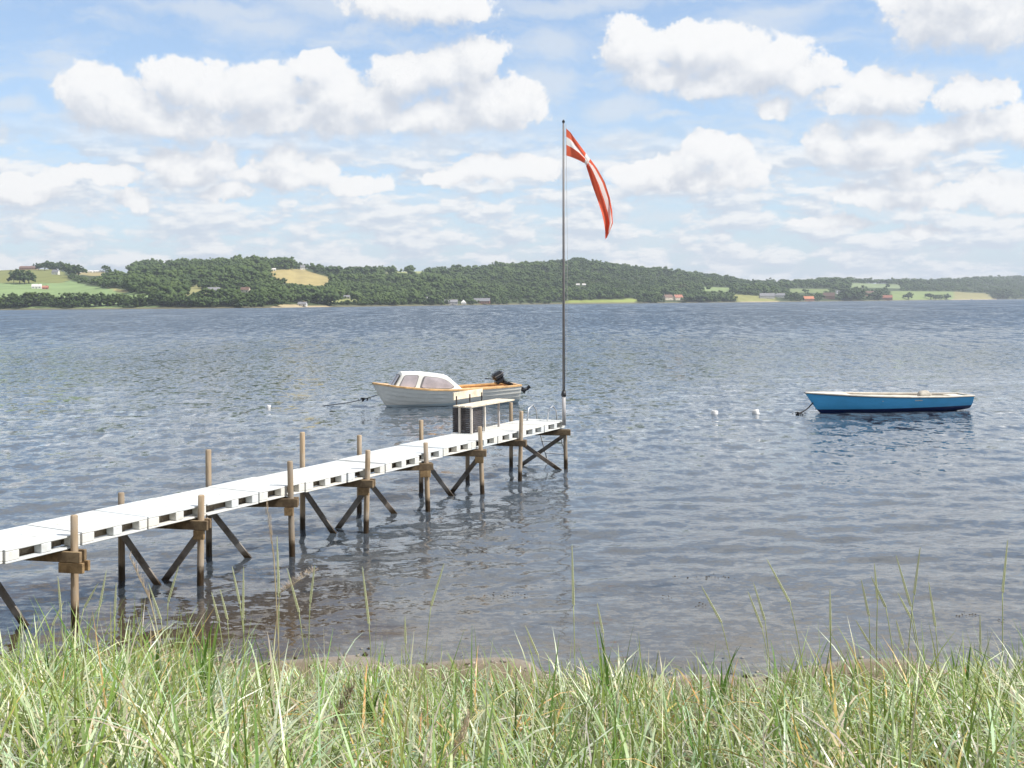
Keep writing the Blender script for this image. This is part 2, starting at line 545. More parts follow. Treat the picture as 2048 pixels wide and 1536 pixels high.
# ------------------------------------------------------------------ water: wind ripples as real relief near the shore
def build_water():
    k = 1.25 / (CAM_H * 1075)
    inv = np.arange(1 / 9.6, 1 / 420.0, -k)
    ys = np.concatenate([1 / inv, np.geomspace(440, 6500, 40)])
    tx = np.concatenate([np.linspace(-0.95, -0.56, 90)[:-1], np.linspace(-0.56, 0.56, 640), np.linspace(0.56, 0.95, 90)[1:]])
    Y = np.repeat(ys[:, None], len(tx), 1)
    X = Y * tx[None]
    X[:, 0] = np.minimum(X[:, 0], -900); X[:, -1] = np.maximum(X[:, -1], 900)
    dy = np.gradient(ys)[:, None]
    dx = Y * (tx[1] - tx[0]) * 0.5 + np.zeros_like(X)
    depth = np.maximum(-ground_z(X, Y), 0)
    gust = 0.55 + 0.45 * np.sin(X * 0.21 + 1.3 * np.sin(Y * 0.13)) * np.sin(Y * 0.17 + 0.8 * np.sin(X * 0.11 + 1))
    calm = np.clip((depth - 0.0) / 0.45, 0.22, 1.0)
    Z = np.zeros_like(X)
    rs = np.random.RandomState(5)
    N = 84
    lam = np.geomspace(0.13, 3.4, N)
    for i in range(N):
        L = lam[i]
        ang = R(14) + rs.normal(0, 0.42)
        kx, ky = -math.sin(ang) * 2 * math.pi / L, math.cos(ang) * 2 * math.pi / L
        slope = 0.0185 * float(np.interp(math.log(L), [math.log(.13), math.log(.3), math.log(.5), math.log(1.1), math.log(3.4)], [.45, .75, 1.0, .95, .35]))
        amp = slope * L / (2 * math.pi) * 1.25
        lim = np.clip((L - 2.2 * dy * abs(math.cos(ang))) / (2.2 * dy), 0, 1)
        ph = rs.uniform(0, 6.28)
        arg = kx * X + ky * Y + ph + 0.9 * np.sin(X * rs.uniform(.1, .5) / max(L, .4) + ph) 
        g_ = gust if i % 2 else 1.0
        Z += amp * lim * g_ * (np.sin(arg) + 0.22 * np.sin(2 * arg + 1.57))
    Z *= calm
    Z -= 0.0
    V = np.stack([X, Y, Z], -1).reshape(-1, 3)
    ny, nx = X.shape
    i = np.arange(ny - 1)[:, None] * nx + np.arange(nx - 1)[None]
    Fq = np.stack([i, i + 1, i + nx + 1, i + nx], -1).reshape(-1, 4)
    m, g, out = material('fjord_water')
    geo = g.node('ShaderNodeNewGeometry')
    P = geo.outputs['Position']
    dep = g.node('ShaderNodeAttribute', attribute_name='murk').outputs['Fac']
    far = g.node('ShaderNodeAttribute', attribute_name='far').outputs['Fac']
    Pf = g.v('MULTIPLY', P, (1.0, 1.0, 0.0))
    dist = g.node('ShaderNodeAttribute', attribute_name='dist').outputs['Fac']
    def slopes(sx, sy, w, ax, ay, det=3.0, off=0.0):
        """sideways and lengthways wave slopes with feature size sx by sy metres"""
        c = g.noise(g.v('MULTIPLY_ADD', Pf, (1 / sx, 1 / sy, 0.0), (off, off * 2, 0.0)), 1.0, det, 0.6, color=True)
        v = g.v('MULTIPLY', g.v('SUBTRACT', c, (0.5, 0.5, 0.5)), (ax, ay, 0.0))
        return g.v('SCALE', v, scale=w)
    w1 = g.step(dist, 12.0, 45.0, 1.0, 0.35)
    w2 = g.m('MULTIPLY', g.step(dist, 14.0, 34.0, 0.18, 1.0), g.step(dist, 70.0, 160.0, 1.0, 0.3))
    w3 = g.m('MULTIPLY', g.step(dist, 35.0, 110.0), g.step(dist, 250.0, 600.0, 1.0, 0.4))
    w4 = g.step(dist, 150.0, 420.0)
    w5 = g.step(dist, 500.0, 1000.0)
    gust = g.step(g.noise(g.v('MULTIPLY', Pf, (0.03, 0.012, 0.0)), 1.0, 3.0, 0.6), 0.3, 0.7, 0.62, 1.25)
    sl_ = slopes(0.17, 0.10, w1, 0.20, 0.50)
    sl_ = g.v('ADD', sl_, slopes(0.30, 0.46, w2, 0.38, 1.10, 3.0, 5.0))
    sl_ = g.v('ADD', sl_, slopes(0.8, 3.3, w3, 0.35, 1.05, 3.0, 11.0))
    sl_ = g.v('ADD', sl_, slopes(3.6, 40.0, w4, 0.3, 0.85, 3.0, 17.0))
    sl_ = g.v('ADD', sl_, slopes(14.0, 300.0, w5, 0.2, 0.6, 3.0, 23.0))
    sl_ = g.v('SCALE', sl_, scale=gust)
    # from afar only the wave faces turned this way are seen
    lean = g.xyz(0.0, g.step(dist, 22.0, 200.0, 0.0, -0.20), 0.0)
    nrm = g.v('NORMALIZE', g.v('ADD', geo.outputs['Normal'], g.v('ADD', sl_, lean)))
    fr = g.node('ShaderNodeFresnel')
    fr.inputs['IOR'].default_value = 1.41
    g.put(fr.inputs['Normal'], nrm)
    gl = g.node('ShaderNodeBsdfGlossy')
    gl.inputs['Color'].default_value = (1, 1, 1, 1)
    g.put(gl.inputs['Roughness'], g.m('MULTIPLY_ADD', far, 0.06, 0.03))
    g.put(gl.inputs['Normal'], nrm)
    tr = g.node('ShaderNodeBsdfTransparent')
    tr.inputs['Color'].default_value = (0.84, 0.87, 0.88, 1)
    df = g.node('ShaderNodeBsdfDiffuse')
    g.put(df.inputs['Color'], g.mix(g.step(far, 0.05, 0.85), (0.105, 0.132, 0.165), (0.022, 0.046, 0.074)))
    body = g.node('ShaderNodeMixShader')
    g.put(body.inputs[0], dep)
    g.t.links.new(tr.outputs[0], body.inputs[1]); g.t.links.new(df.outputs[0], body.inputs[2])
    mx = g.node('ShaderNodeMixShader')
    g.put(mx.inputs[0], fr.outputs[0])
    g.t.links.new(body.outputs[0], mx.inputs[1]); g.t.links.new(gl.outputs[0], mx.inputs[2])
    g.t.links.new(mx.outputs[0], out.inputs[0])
    me = np_mesh('water', V, Fq, m, True)
    attr(me, 'murk', 'FLOAT', 'POINT', 1 - np.exp(-depth / 0.62))
    attr(me, 'dist', 'FLOAT', 'POINT', Y)
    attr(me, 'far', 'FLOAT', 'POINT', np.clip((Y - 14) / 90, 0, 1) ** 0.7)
    tag(link('water', me), kind='structure')
build_water()

# ------------------------------------------------------------------ far shore: terrain in columns of bearing and distance
SH_X = [-700, -100, 0, 300, 520, 800, 1040, 1300, 1540, 1800, 1950, 2048, 2250, 2800]
SH_D = [1300, 1260, 1250, 1200, 1200, 1500, 1850, 2100, 2300, 2900, 3500, 4000, 4700, 5200]
SKY_X = [-700, -200, 0, 60, 100, 160, 213, 250, 275, 350, 450, 520, 580, 610, 640, 700, 770, 840, 900, 980, 1040, 1100, 1150, 1200, 1260, 1330, 1400, 1450, 1500, 1560, 1620, 1680, 1750, 1820, 1880, 1920, 1980, 2048, 2300, 2800]
SKY_Y = [545, 545, 541, 538, 538, 543, 542, 538, 523, 515, 512, 511, 516, 534, 537, 533, 531, 531, 533, 529, 524, 518, 516, 519, 527, 536, 543, 550, 556, 559, 557, 552, 559, 558, 557, 553, 550, 548, 550, 555]
WOOD_X = [-700, 0, 230, 270, 590, 610, 700, 2800]
WOOD_H = [4, 0, 2, 15, 15, 2, 12, 16]
def col_params(xp):
    Ds = np.interp(xp, SH_X, SH_D)
    tr_ = np.interp(xp, [-700, 0, 500, 1100, 1500, 2048, 2800], [900, 900, 850, 700, 800, 1000, 1000])
    Dr = Ds + tr_
    ys = np.interp(xp, SKY_X, SKY_Y)
    u = (xp - 1024) / F_PX
    y0 = HOR_A + HOR_B * xp
    zr = CAM_H + (y0 - ys) * Dr / F_PX - np.interp(xp, WOOD_X, WOOD_H)
    return Ds, tr_, u, zr
def far_point(xp, t):
    Ds, tr_, u, zr = col_params(np.asarray(xp, float))
    s = t / tr_
    z = 0.8 + (zr - 0.8) * np.where(s < 1, np.clip(s, 0, 1) ** 0.86, 1 - 0.10 * (s - 1))
    z = z + np.clip(s * 6, 0, 1) * 2.6 * np.sin(np.asarray(xp) * 0.021 + s * 7) * np.clip(1.2 - s, 0, 1)
    z = np.where(t <= 0, 0.8 + t * 0.12, z)
    D = Ds + t
    return u * D, D, z

def pin(poly, x, y):
    """points in polygon, numpy"""
    x = np.asarray(x); y = np.asarray(y)
    ins = np.zeros(x.shape, bool)
    n = len(poly)
    for i in range(n):
        x0, y0 = poly[i]; x1, y1 = poly[(i + 1) % n]
        c = ((y0 > y) != (y1 > y)) & (x < (x1 - x0) * (y - y0) / ((y1 - y0) + 1e-9) + x0)
        ins ^= c
    return ins
# open land among the woods, outlined on the photo and laid on the terrain: outline, colour
FIELDS = [
    ([(-300, 520), (70, 520), (128, 545), (140, 560), (122, 566), (60, 566), (-300, 566)], (0.185, 0.195, 0.062)),
    ([(-300, 566), (122, 566), (140, 561), (175, 571), (235, 580), (300, 591), (322, 603), (322, 626), (-300, 626)], (0.20, 0.275, 0.115)),
    ([(150, 520), (214, 520), (214, 551), (185, 552), (150, 548)], (0.33, 0.275, 0.135)),
    ([(214, 574), (262, 583), (240, 586)], (0.33, 0.28, 0.12)),
    ([(356, 592), (398, 565), (402, 578), (420, 592)], (0.24, 0.23, 0.10)),
    ([(536, 540), (606, 538), (628, 546), (662, 556), (655, 570), (630, 572), (575, 566), (548, 556)], (0.34, 0.275, 0.115)),
    ([(768, 541), (850, 540), (848, 547), (775, 547)], (0.26, 0.28, 0.12)),
    ([(600, 601), (720, 597), (730, 604), (700, 606), (640, 606)], (0.25, 0.26, 0.10)),
    ([(560, 610), (650, 610), (650, 618), (560, 618)], (0.42, 0.34, 0.20)),
    ([(1135, 601), (1200, 600), (1275, 597), (1272, 608), (1200, 612), (1120, 612)], (0.235, 0.275, 0.075)),
    ([(1400, 573), (1465, 576), (1468, 584), (1405, 582)], (0.20, 0.26, 0.11)),
    ([(1462, 588), (1545, 594), (1560, 606), (1480, 606)], (0.25, 0.25, 0.09)),
    ([(1575, 577), (1660, 578), (1660, 586), (1575, 586)], (0.17, 0.21, 0.085)),
    ([(1700, 566), (1800, 569), (1802, 577), (1700, 575)], (0.19, 0.235, 0.12)),
    ([(1778, 582), (1905, 583), (1905, 603), (1778, 604)], (0.185, 0.235, 0.085)),
    ([(1905, 583), (1972, 587), (1992, 599), (1992, 604), (1905, 604)], (0.25, 0.225, 0.10)),
]

def build_far_land():
    xs = np.arange(-700, 2801, 7.0)
    ts = np.concatenate([[-30, -8], np.linspace(0, 1100, 90), np.linspace(1150, 2600, 12)])
    XP, T = np.meshgrid(xs, ts)
    X, Y, Z = far_point(XP, T)
    V = np.stack([X, Y, Z], -1).reshape(-1, 3)
    ny, nx = X.shape
    i = np.arange(ny - 1)[:, None] * nx + np.arange(nx - 1)[None]
    Fq = np.stack([i, i + 1, i + nx + 1, i + nx], -1).reshape(-1, 4)
    px, py = project(X, Y, Z)
    colr = np.zeros(X.shape + (4,)); colr[..., 3] = 1
    colr[..., :3] = (0.050, 0.068, 0.026)
    for poly, c in FIELDS:
        ins = pin(poly, px, py)
        colr[ins, :3] = c
    beach = (T >= -9) & (T < 7)
    colr[beach, :3] = (0.15, 0.14, 0.085)
    sandy = beach & (((px > 545) & (px < 660)) | ((px > 1480) & (px < 1560)) | ((px > 1900) & (px < 2000)))
    colr[sandy, :3] = (0.38, 0.31, 0.20)
    m, g, out = material('far_land')
    geo = g.node('ShaderNodeNewGeometry')
    a = g.node('ShaderNodeAttribute', attribute_name='cover').outputs['Color']
    n = g.noise(geo.outputs['Position'], 0.02, 6.0, 0.6)
    n2 = g.noise(g.v('MULTIPLY', geo.outputs['Position'], (1.0, 0.25, 0.0)), 0.05, 4.0, 0.6)
    k = g.m('MULTIPLY_ADD', g.m('ADD', n, n2), 0.55, 0.45)
    c = g.mix(1.0, a, g.xyz(k, k, k), 'MULTIPLY')
    principled(g, out, c, 0.9, None, 0.2)
    me = np_mesh('hills', V, Fq, m, True)
    attr(me, 'cover', 'FLOAT_COLOR', 'POINT', colr.reshape(-1, 4))
    tag(link('hills', me), kind='structure')
build_far_land()

def far_solve(xp, yp):
    """terrain point whose picture lies on photo pixel (xp, yp)"""
    ts = np.linspace(2, 1050, 600)
    X, Y, Z = far_point(np.full_like(ts, xp), ts)
    px, py = project(X, Y, Z)
    i = int(np.argmin(np.abs(py - yp)))
    return Vector((X[i], Y[i], Z[i])), ts[i]

# ------------------------------------------------------------------ foliage
def foliage(name, per='object', lo=(0.068, 0.115, 0.046), hi=(0.185, 0.255, 0.085)):
    m, g, out = material(name)
    geo = g.node('ShaderNodeNewGeometry')
    if per == 'object':
        r = g.node('ShaderNodeObjectInfo').outputs['Random']
    else:
        r = g.node('ShaderNodeAttribute', attribute_name='tint').outputs['Fac']
    n = g.noise(geo.outputs['Position'], 0.22, 4.0, 0.6)
    c = g.mix(g.m('MULTIPLY_ADD', n, 0.5, g.m('MULTIPLY', r, 0.62), clamp=True), lo, hi)
    b = principled(g, None, c, 0.8, None, 0.15)
    t = g.node('ShaderNodeBsdfTranslucent')
    g.put(t.inputs['Color'], c)
    mx = g.node('ShaderNodeMixShader'); mx.inputs[0].default_value = 0.48
    g.t.links.new(b.outputs[0], mx.inputs[1]); g.t.links.new(t.outputs[0], mx.inputs[2])
    g.t.links.new(mx.outputs[0], out.inputs[0])
    return m
M['forest'] = foliage('woodland_foliage', 'tint')
M['leaf'] = foliage('tree_foliage', 'object', (0.048, 0.086, 0.032), (0.128, 0.182, 0.056))
M['leaf_pale'] = foliage('pale_tree_foliage', 'object', (0.11, 0.125, 0.035), (0.17, 0.18, 0.055))
M['bark'] = wood('bark', (0.12, 0.09, 0.06), (0.06, 0.045, 0.03), along='W')

OCT_V = np.array([(1, 0, 0), (-1, 0, 0), (0, 1, 0), (0, -1, 0), (0, 0, 1), (0, 0, -1)], float)
OCT_F = np.array([(0, 2, 4), (2, 1, 4), (1, 3, 4), (3, 0, 4), (2, 0, 5), (1, 2, 5), (3, 1, 5), (0, 3, 5)])
def clumps(centres, radii, rs, squash=0.75):
    """leaf clumps: small irregular eight-sided tufts -> V, F"""
    n = len(centres)
    V = np.repeat(OCT_V[None], n, 0) * rs.uniform(0.55, 1.25, (n, 6, 1))
    a = rs.uniform(0, 6.28, n); b = rs.uniform(-0.8, 0.8, n)
    ca, sa, cb, sb = np.cos(a), np.sin(a), np.cos(b), np.sin(b)
    x, y, z = V[..., 0].copy(), V[..., 1].copy(), V[..., 2].copy()
    y, z = y * cb[:, None] - z * sb[:, None], y * sb[:, None] + z * cb[:, None]
    x, y = x * ca[:, None] - y * sa[:, None], x * sa[:, None] + y * ca[:, None]
    V = np.stack([x, y, z * squash], -1) * radii[:, None, None] + centres[:, None]
    Fc = OCT_F[None] + np.arange(n)[:, None, None] * 6
    return V.reshape(-1, 3), Fc.reshape(-1, 3)
def crown_centres(n, rs, lobes=4):
    """points near the surface of a lobed crown of unit size (height 0..1, radius about 0.45)"""
    lc = np.stack([rs.uniform(-.2, .2, lobes), rs.uniform(-.2, .2, lobes), rs.uniform(.27, .68, lobes)], -1)
    lr = rs.uniform(.22, .31, lobes)
    k = rs.randint(0, lobes, n)
    d = rs.normal(0, 1, (n, 3)); d[:, 2] = np.abs(d[:, 2]) * 1.1 - 0.35
    d /= np.linalg.norm(d, axis=1)[:, None]
    return lc[k] + d * (lr[k] * rs.uniform(.6, 1.05, n))[:, None]

# houses first (their windows onto the water are kept free of woods)
HOUSES = [  # column, base row, width px, height px, turn, walls, roof, label
    (74, 577, 18, 9, 0.3, 'white', 'pale_roof', 'white farm barn with pale roof in the green field'),
    (91, 578, 11, 7, 0.5, 'red', 'red_roof', 'small red roofed shed beside the white farm barn'),
    (112, 549, 14, 10, -0.3, 'white', 'grey_roof', 'whitewashed hilltop farmhouse below the tall trees'),
    (58, 539, 34, 7, 0.05, 'brick', 'brown_roof', 'long low brick farm building along the hilltop'),
    (175, 543, 22, 4, 0.1, 'white', 'pale_roof', 'long white shed on the ridge by the tan field'),
    (198, 543, 18, 4, 0.0, 'white', 'pale_roof', 'white barn on the ridge beside the lone round tree'),
    (427, 584, 25, 10, 0.15, 'white', 'grey_roof', 'pale grey roofed house under the dark wooded slope'),
    (491, 584, 18, 10, -0.3, 'cream', 'brown_roof', 'cream house half hidden between shoreline trees'),
    (548, 541, 8, 5, 0.2, 'white', 'pale_roof', 'tiny white house at the upper edge of the tan field'),
    (606, 539, 9, 9, 0.4, 'white', 'grey_roof', 'white gabled house on the ridge beside the tan field'),
    (605, 612, 17, 9, -0.2, 'white', 'grey_roof', 'white beach cabin on the sandy shore'),
    (694, 596, 12, 6, 0.1, 'cream', 'grey_roof', 'low cabin under trees above the shore meadow'),
    (850, 597, 10, 6, -0.1, 'white', 'grey_roof', 'small white cabin among trees above the shore'),
    (902, 609, 26, 10, 0.2, 'grey', 'grey_roof', 'grey waterside house next to a small white tent'),
    (964, 607, 32, 11, -0.12, 'brick', 'grey_roof', 'long brick waterside house with grey roof'),
    (1156, 571, 7, 4, 0.0, 'white', 'pale_roof', 'tiny white house in the wooded slope behind the flagpole'),
    (1168, 571, 7, 4, 0.2, 'white', 'pale_roof', 'tiny cream fronted house beside another in the wooded slope'),
    (1336, 600, 20, 11, 0.9, 'cream', 'brown_roof', 'dark gabled seaside house above the hedge'),
    (1356, 600, 20, 11, 0.9, 'cream', 'red_roof', 'red tiled seaside house next to the dark gabled one'),
    (1534, 597, 30, 11, 0.1, 'grey', 'grey_roof', 'wide grey roofed house by the yellowish meadow'),
    (1560, 595, 20, 9, -0.2, 'white', 'grey_roof', 'white house beside the wide grey roofed house'),
    (1617, 603, 21, 10, 0.25, 'brick', 'orange_roof', 'small house with bright orange tiled roof at the water'),
    (1658, 598, 22, 13, -0.5, 'brick', 'brown_roof', 'tall brick house with steep brown roof'),
    (1676, 588, 12, 7, 0.2, 'white', 'grey_roof', 'white house behind the tall brick house'),
    (1739, 592, 22, 10, 0.1, 'brick', 'brown_roof', 'brick house between two dark tree clumps'),
    (1773, 600, 22, 10, -0.35, 'brick', 'red_roof', 'red roofed brick house at the edge of the green field'),
]
house_boxes = []
for (hx, hy, hw, hh, *_r) in HOUSES:
    p, t = far_solve(hx, hy)
    house_boxes.append((hx, hy, hw, hh, p, t))

def build_forest():
    rs = np.random.RandomState(21)
    pts = []
    for ti, t0 in enumerate(np.concatenate([np.arange(10, 240, 22), np.arange(240, 1080, 34)])):
        xs = np.arange(-330, 2390, 7.4) + rs.uniform(-4, 4, 368)[:len(np.arange(-330, 2390, 7.4))]
        t = t0 + rs.uniform(-15, 15, len(xs))
        pts.append(np.stack([xs, t], -1))
    pts = np.concatenate(pts)
    X, Y, Z = far_point(pts[:, 0], pts[:, 1])
    px, py = project(X, Y, Z)
    h = 9.0 + 11 * rs.uniform(0, 1, len(px)) ** 1.7
    h *= 0.95 + 0.38 * np.sin(X * 0.017 + 1.7 * np.sin(Y * 0.008)) * np.sin(Y * 0.016 + X * 0.004) * np.where(pts[:, 1] < 60, 0.85, 1.0)
    keep = np.ones(len(px), bool)
    for poly, c in FIELDS:
        keep &= ~pin(poly, px, py)
        # trees just below an open field stay low enough to leave it in view
        for f_ in (0.45, 0.8):
            hid = pin(poly, px, py - h * f_ * F_PX / Y)
            keep &= ~(hid & (rs.uniform(0, 1, len(px)) < 0.93))
    ridge_bare = (px < 262) & (pts[:, 1] > 560)
    keep &= ~ridge_bare
    keep &= ~((px < 330) & (pts[:, 1] < 120))      # the shoreline row there is made of single trees
    hedge = (px > 600) & (px < 1000) & (pts[:, 1] > 520) & (rs.uniform(0, 1, len(px)) < 0.25)
    keep &= ~hedge
    for (hx, hy, hw, hh, p, t) in house_boxes:
        top = py - h * F_PX / Y
        keep &= ~((np.abs(px - hx) < hw / 2 + 3) & (pts[:, 1] < t + 14) & (top < hy - hh * 0.22) & (py > hy - hh - 2))
        keep &= ~((np.abs(X - p.x) < 14) & (np.abs(Y - p.y) < 16))
    X, Y, Z, h, px, t = X[keep], Y[keep], Z[keep], h[keep], px[keep], pts[keep, 1]
    n = len(X); K = 26
    cen = np.concatenate([crown_centres(K, rs)[None] for _ in range(60)])
    ci = rs.randint(0, 60, n)
    C = cen[ci] * h[:, None, None]
    wd_ = rs.uniform(0.9, 1.75, n)[:, None]
    C[..., 0] *= wd_; C[..., 1] *= wd_
    ang = rs.uniform(0, 6.28, n)
    ca, sa = np.cos(ang)[:, None], np.sin(ang)[:, None]
    cx = C[..., 0] * ca - C[..., 1] * sa; cy = C[..., 0] * sa + C[..., 1] * ca
    C = np.stack([cx, cy, C[..., 2]], -1) + np.stack([X, Y, Z - 1.0], -1)[:, None]
    rad = (h[:, None] * rs.uniform(.10, .26, (n, K)))
    V, Fc = clumps(C.reshape(-1, 3), rad.ravel(), rs)
    me = np_mesh('woodland', V, Fc, M['forest'], True)
    tint = rs.uniform(0, 1, n) ** 1.6
    patch = 0.5 + 0.5 * np.sin(X * 0.012 + 2 * np.sin(Y * 0.006)) * np.sin(Y * 0.011 + 1.0)
    tint = np.clip(tint * 0.75 + patch * 0.40, 0, 1)
    attr(me, 'tint', 'FLOAT', 'POINT', np.repeat(tint, K * 6))
    o = link('woodland', me)
    tag(o, 'mixed green woodland covering the far hills', 'woodland', kind='stuff')
    return n
n_forest = build_forest()

# single trees that stand out on the far shore: trunk with limbs, crown of leaf tufts
def make_tree(seed, wide=1.0, n=70, mat='leaf'):
    rs = np.random.RandomState(seed)
    C = crown_centres(n, rs, 6)
    C[:, :2] *= 1.4 * wide
    V, Fc = clumps(C, rs.uniform(.09, .17, n), rs)
    V[:, 2] = np.maximum(V[:, 2], 0.03)
    crown = np_mesh('crown', V, Fc, M[mat], True)
    mb = MB()
    mb.tube([(0, 0, -.06), (.004, 0, .15), (-.004, .01, .34), (0, .01, .6)], [.034, .026, .02, .006], 7)
    for k in range(5):
        a = k * 1.26 + rs.uniform(-.3, .3)
        z0 = .2 + .06 * k
        mb.tube([(0, 0, z0), (.1 * math.cos(a), .1 * math.sin(a), z0 + .1), (.22 * math.cos(a), .22 * math.sin(a), z0 + .22)], [.012, .009, .003], 5)
    return crown, mb.mesh('trunk', M['bark'])
TREES = [make_tree(100 + i, 0.9 + 0.08 * (i % 4)) for i in range(6)]
PALE = [make_tree(130 + i, 0.95, mat='leaf_pale') for i in range(2)]
def put_tree(xp, yp, h_px, label, group=None, protos=TREES, name='broadleaf_tree', t=None, sink=0.0):
    if t is None:
        p, t = far_solve(xp, yp)
    else:
        X, Y, Z = far_point(np.array([xp]), np.array([t]))
        p = Vector((X[0], Y[0], Z[0]))
    h = h_px * p.y / F_PX
    h *= 1 + sink
    e = empty(name, (p.x, p.y, p.z - .3 - h * sink), rnd.uniform(0, 6.28))
    e.scale = (h * rnd.uniform(.95, 1.15), h * rnd.uniform(.95, 1.15), h)
    cr, tr_ = rnd.choice(protos)
    link('crown', cr, e); link('trunk', tr_, e)
    tag(e, label, 'tree', group)
    return e
x = -60
while x < 330:
    put_tree(x, 0, rnd.uniform(22, 33) - (5 if 250 < x < 300 else 0), 'round dark green tree in the dense shoreline row below the pale green field', 'trees of the shoreline row below the field', t=rnd.uniform(8, 40), sink=.14)
    x += rnd.uniform(9, 14)
x = 330
while x < 560:
    put_tree(x, 0, rnd.uniform(22, 34), 'bushy green tree at the water below the wooded hill', 'trees along the shore below the wooded hill', t=rnd.uniform(8, 34), sink=.14)
    x += rnd.uniform(11, 16)
x = 655
while x < 900:
    put_tree(x, 0, rnd.uniform(9, 16), 'low rounded shore bush beyond the sandy beach', 'low bushes on the shore beyond the sandy beach', name='shore_bush', t=rnd.uniform(6, 18), sink=.2)
    x += rnd.uniform(10, 17)
for (tx, ty, th) in ((28, 566, 22), (40, 567, 32), (50, 568, 28), (58, 567, 30)):
    put_tree(tx, ty, th, 'tall green tree in the clump at the edge of the olive field', 'clump of trees in the olive field')
for (tx, ty, th) in ((78, 541, 17), (90, 541, 22), (99, 543, 25), (108, 543, 21), (121, 545, 25), (131, 548, 24), (140, 552, 28), (149, 556, 30), (157, 552, 24)):
    put_tree(tx, ty, th, 'tall tree of the farmyard grove on the hilltop', 'farmyard grove on the hilltop')
put_tree(211, 543, 16, 'lone round tree on the bare ridge above the tan field')
put_tree(593, 539, 20, 'yellowish tree at the end of the hilltop wood', protos=PALE)
put_tree(640, 541, 16, 'dark rounded tree standing alone on the ridge by the white gabled house')
for tx in (660, 676, 694, 708):
    put_tree(tx, 541, rnd.uniform(10, 14), 'small rounded tree along the ridge hedge', 'small trees of the ridge hedge')
put_tree(551, 571, 20, 'dark upright tree beside the lower edge of the tan field')
put_tree(566, 571, 18, 'stout dark tree next to the upright one by the tan field')
put_tree(1327, 553, 19, 'bare topped tree rising from the ridge wood')
put_tree(1363, 553, 17, 'round topped tree next to the gap in the ridge wood')
put_tree(1461, 571, 18, 'broad dark tree at the foot of the ridge wood')
put_tree(1366, 584, 20, 'yellow green tree above the seaside houses', protos=PALE)
for (tx, th) in ((1284, 14), (1294, 22), (1304, 20), (1316, 16), (1380, 12), (1392, 15), (1405, 13), (1420, 15), (1436, 16), (1450, 13), (1464, 12)):
    put_tree(tx, 0, th, 'thick green shrub in the hedge in front of the seaside houses', 'hedge shrubs in front of the seaside houses', name='hedge_shrub', t=rnd.uniform(8, 26), sink=.2)
for (tx, ty, th) in ((1588, 600, 18), (1600, 602, 14), (1690, 601, 26), (1702, 602, 28), (1714, 601, 24), (1754, 600, 24), (1722, 596, 20)):
    put_tree(tx, ty, th, 'dark full tree among the waterside brick houses', 'dark trees among the waterside brick houses')
put_tree(1818, 600, 18, 'slim tree alone in the green shore field')
for (tx, th) in ((1862, 16), (1872, 11), (1882, 11), (1894, 14)):
    put_tree(tx, 601, th, 'dark tree of the short hedge in the green shore field', 'short hedge in the green shore field')
for (tx, th) in ((1996, 24), (2006, 26), (2014, 20)):
    put_tree(tx, 598, th, 'large dark tree at the end of the tan shore slope', 'dark trees at the end of the tan shore slope')

# houses: walls with gables, pitched roof, chimney, windows, door
HC = {'white': (0.74, 0.73, 0.70), 'cream': (0.62, 0.55, 0.44), 'brick': (0.32, 0.17, 0.12), 'red': (0.36, 0.10, 0.07), 'grey': (0.42, 0.41, 0.40),
      'pale_roof': (0.66, 0.63, 0.60), 'grey_roof': (0.22, 0.22, 0.235), 'brown_roof': (0.17, 0.10, 0.075), 'red_roof': (0.38, 0.15, 0.10), 'orange_roof': (0.55, 0.20, 0.10)}
for k_, c_ in HC.items():
    M[k_] = plain('house_' + k_, c_, 0.75, 0.12, 0.6)
M['pane'] = plain('house_window_glass', (0.05, 0.06, 0.075), 0.15, 0.1, 1.0)
def build_house(box, turn, wall, roof, label):
    hx, hy, hw, hh, p, t = box
    L = hw * p.y / F_PX; Hh = hh * p.y / F_PX
    Hh = max(Hh, 3.6)
    W = min(max(L * 0.5, 6.0), 9.0)
    eave = Hh * 0.52
    e = empty('house', (p.x, p.y, p.z - 0.4), turn * 0.6)
    a, b = L / 2, W / 2
    w = MB()
    w.add([(-a, -b, 0), (a, -b, 0), (a, b, 0), (-a, b, 0), (-a, -b, eave), (a, -b, eave), (a, b, eave), (-a, b, eave), (-a, 0, Hh * .97), (a, 0, Hh * .97)],
          [(0, 1, 5, 4), (2, 3, 7, 6), (1, 2, 6, 9, 5), (3, 0, 4, 8, 7)])
    w.build('wall', M[wall], e)
    o_ = 0.4; k = (Hh - eave) / b
    zb = eave - o_ * k
    r = MB()
    for s in (-1, 1):
        q = [(-a - o_, s * (b + o_), zb), (a + o_, s * (b + o_), zb), (a + o_, 0, Hh), (-a - o_, 0, Hh)]
        q2 = [(x_, y_, z_ + 0.22) for (x_, y_, z_) in q]
        fs = [(3, 2, 1, 0), (4, 5, 6, 7), (0, 1, 5, 4), (1, 2, 6, 5), (2, 3, 7, 6), (3, 0, 4, 7)]
        r.add(q + q2, fs if s < 0 else [f_[::-1] for f_ in fs])
    ro = r.build('roof', M[roof], e)
    MB().box((a * .35, 0.0, Hh + .45), (.7, .7, 1.5)).build('chimney', M['brick'], ro)
    n = max(2, int(L / 4.2))
    for i in range(n):
        xw = -a + L * (i + .5) / n
        if i == n // 2:
            MB().box((xw, -b - .02, 1.05), (1.0, .08, 2.1)).build('door', M['pane'], e)
        else:
            MB().box((xw, -b - .02, eave * .55), (1.3, .08, 1.2)).build('window', M['pane'], e)
    for s in (-1, 1):
        MB().box((s * (a + .02), 0, eave * .6), (.08, 1.3, 1.2)).build('window', M['pane'], e)
    tag(e, label, 'house', 'houses on the far shore')
for hd_, bx_ in zip(HOUSES, house_boxes):
    build_house(bx_, hd_[4], hd_[5], hd_[6], hd_[7])

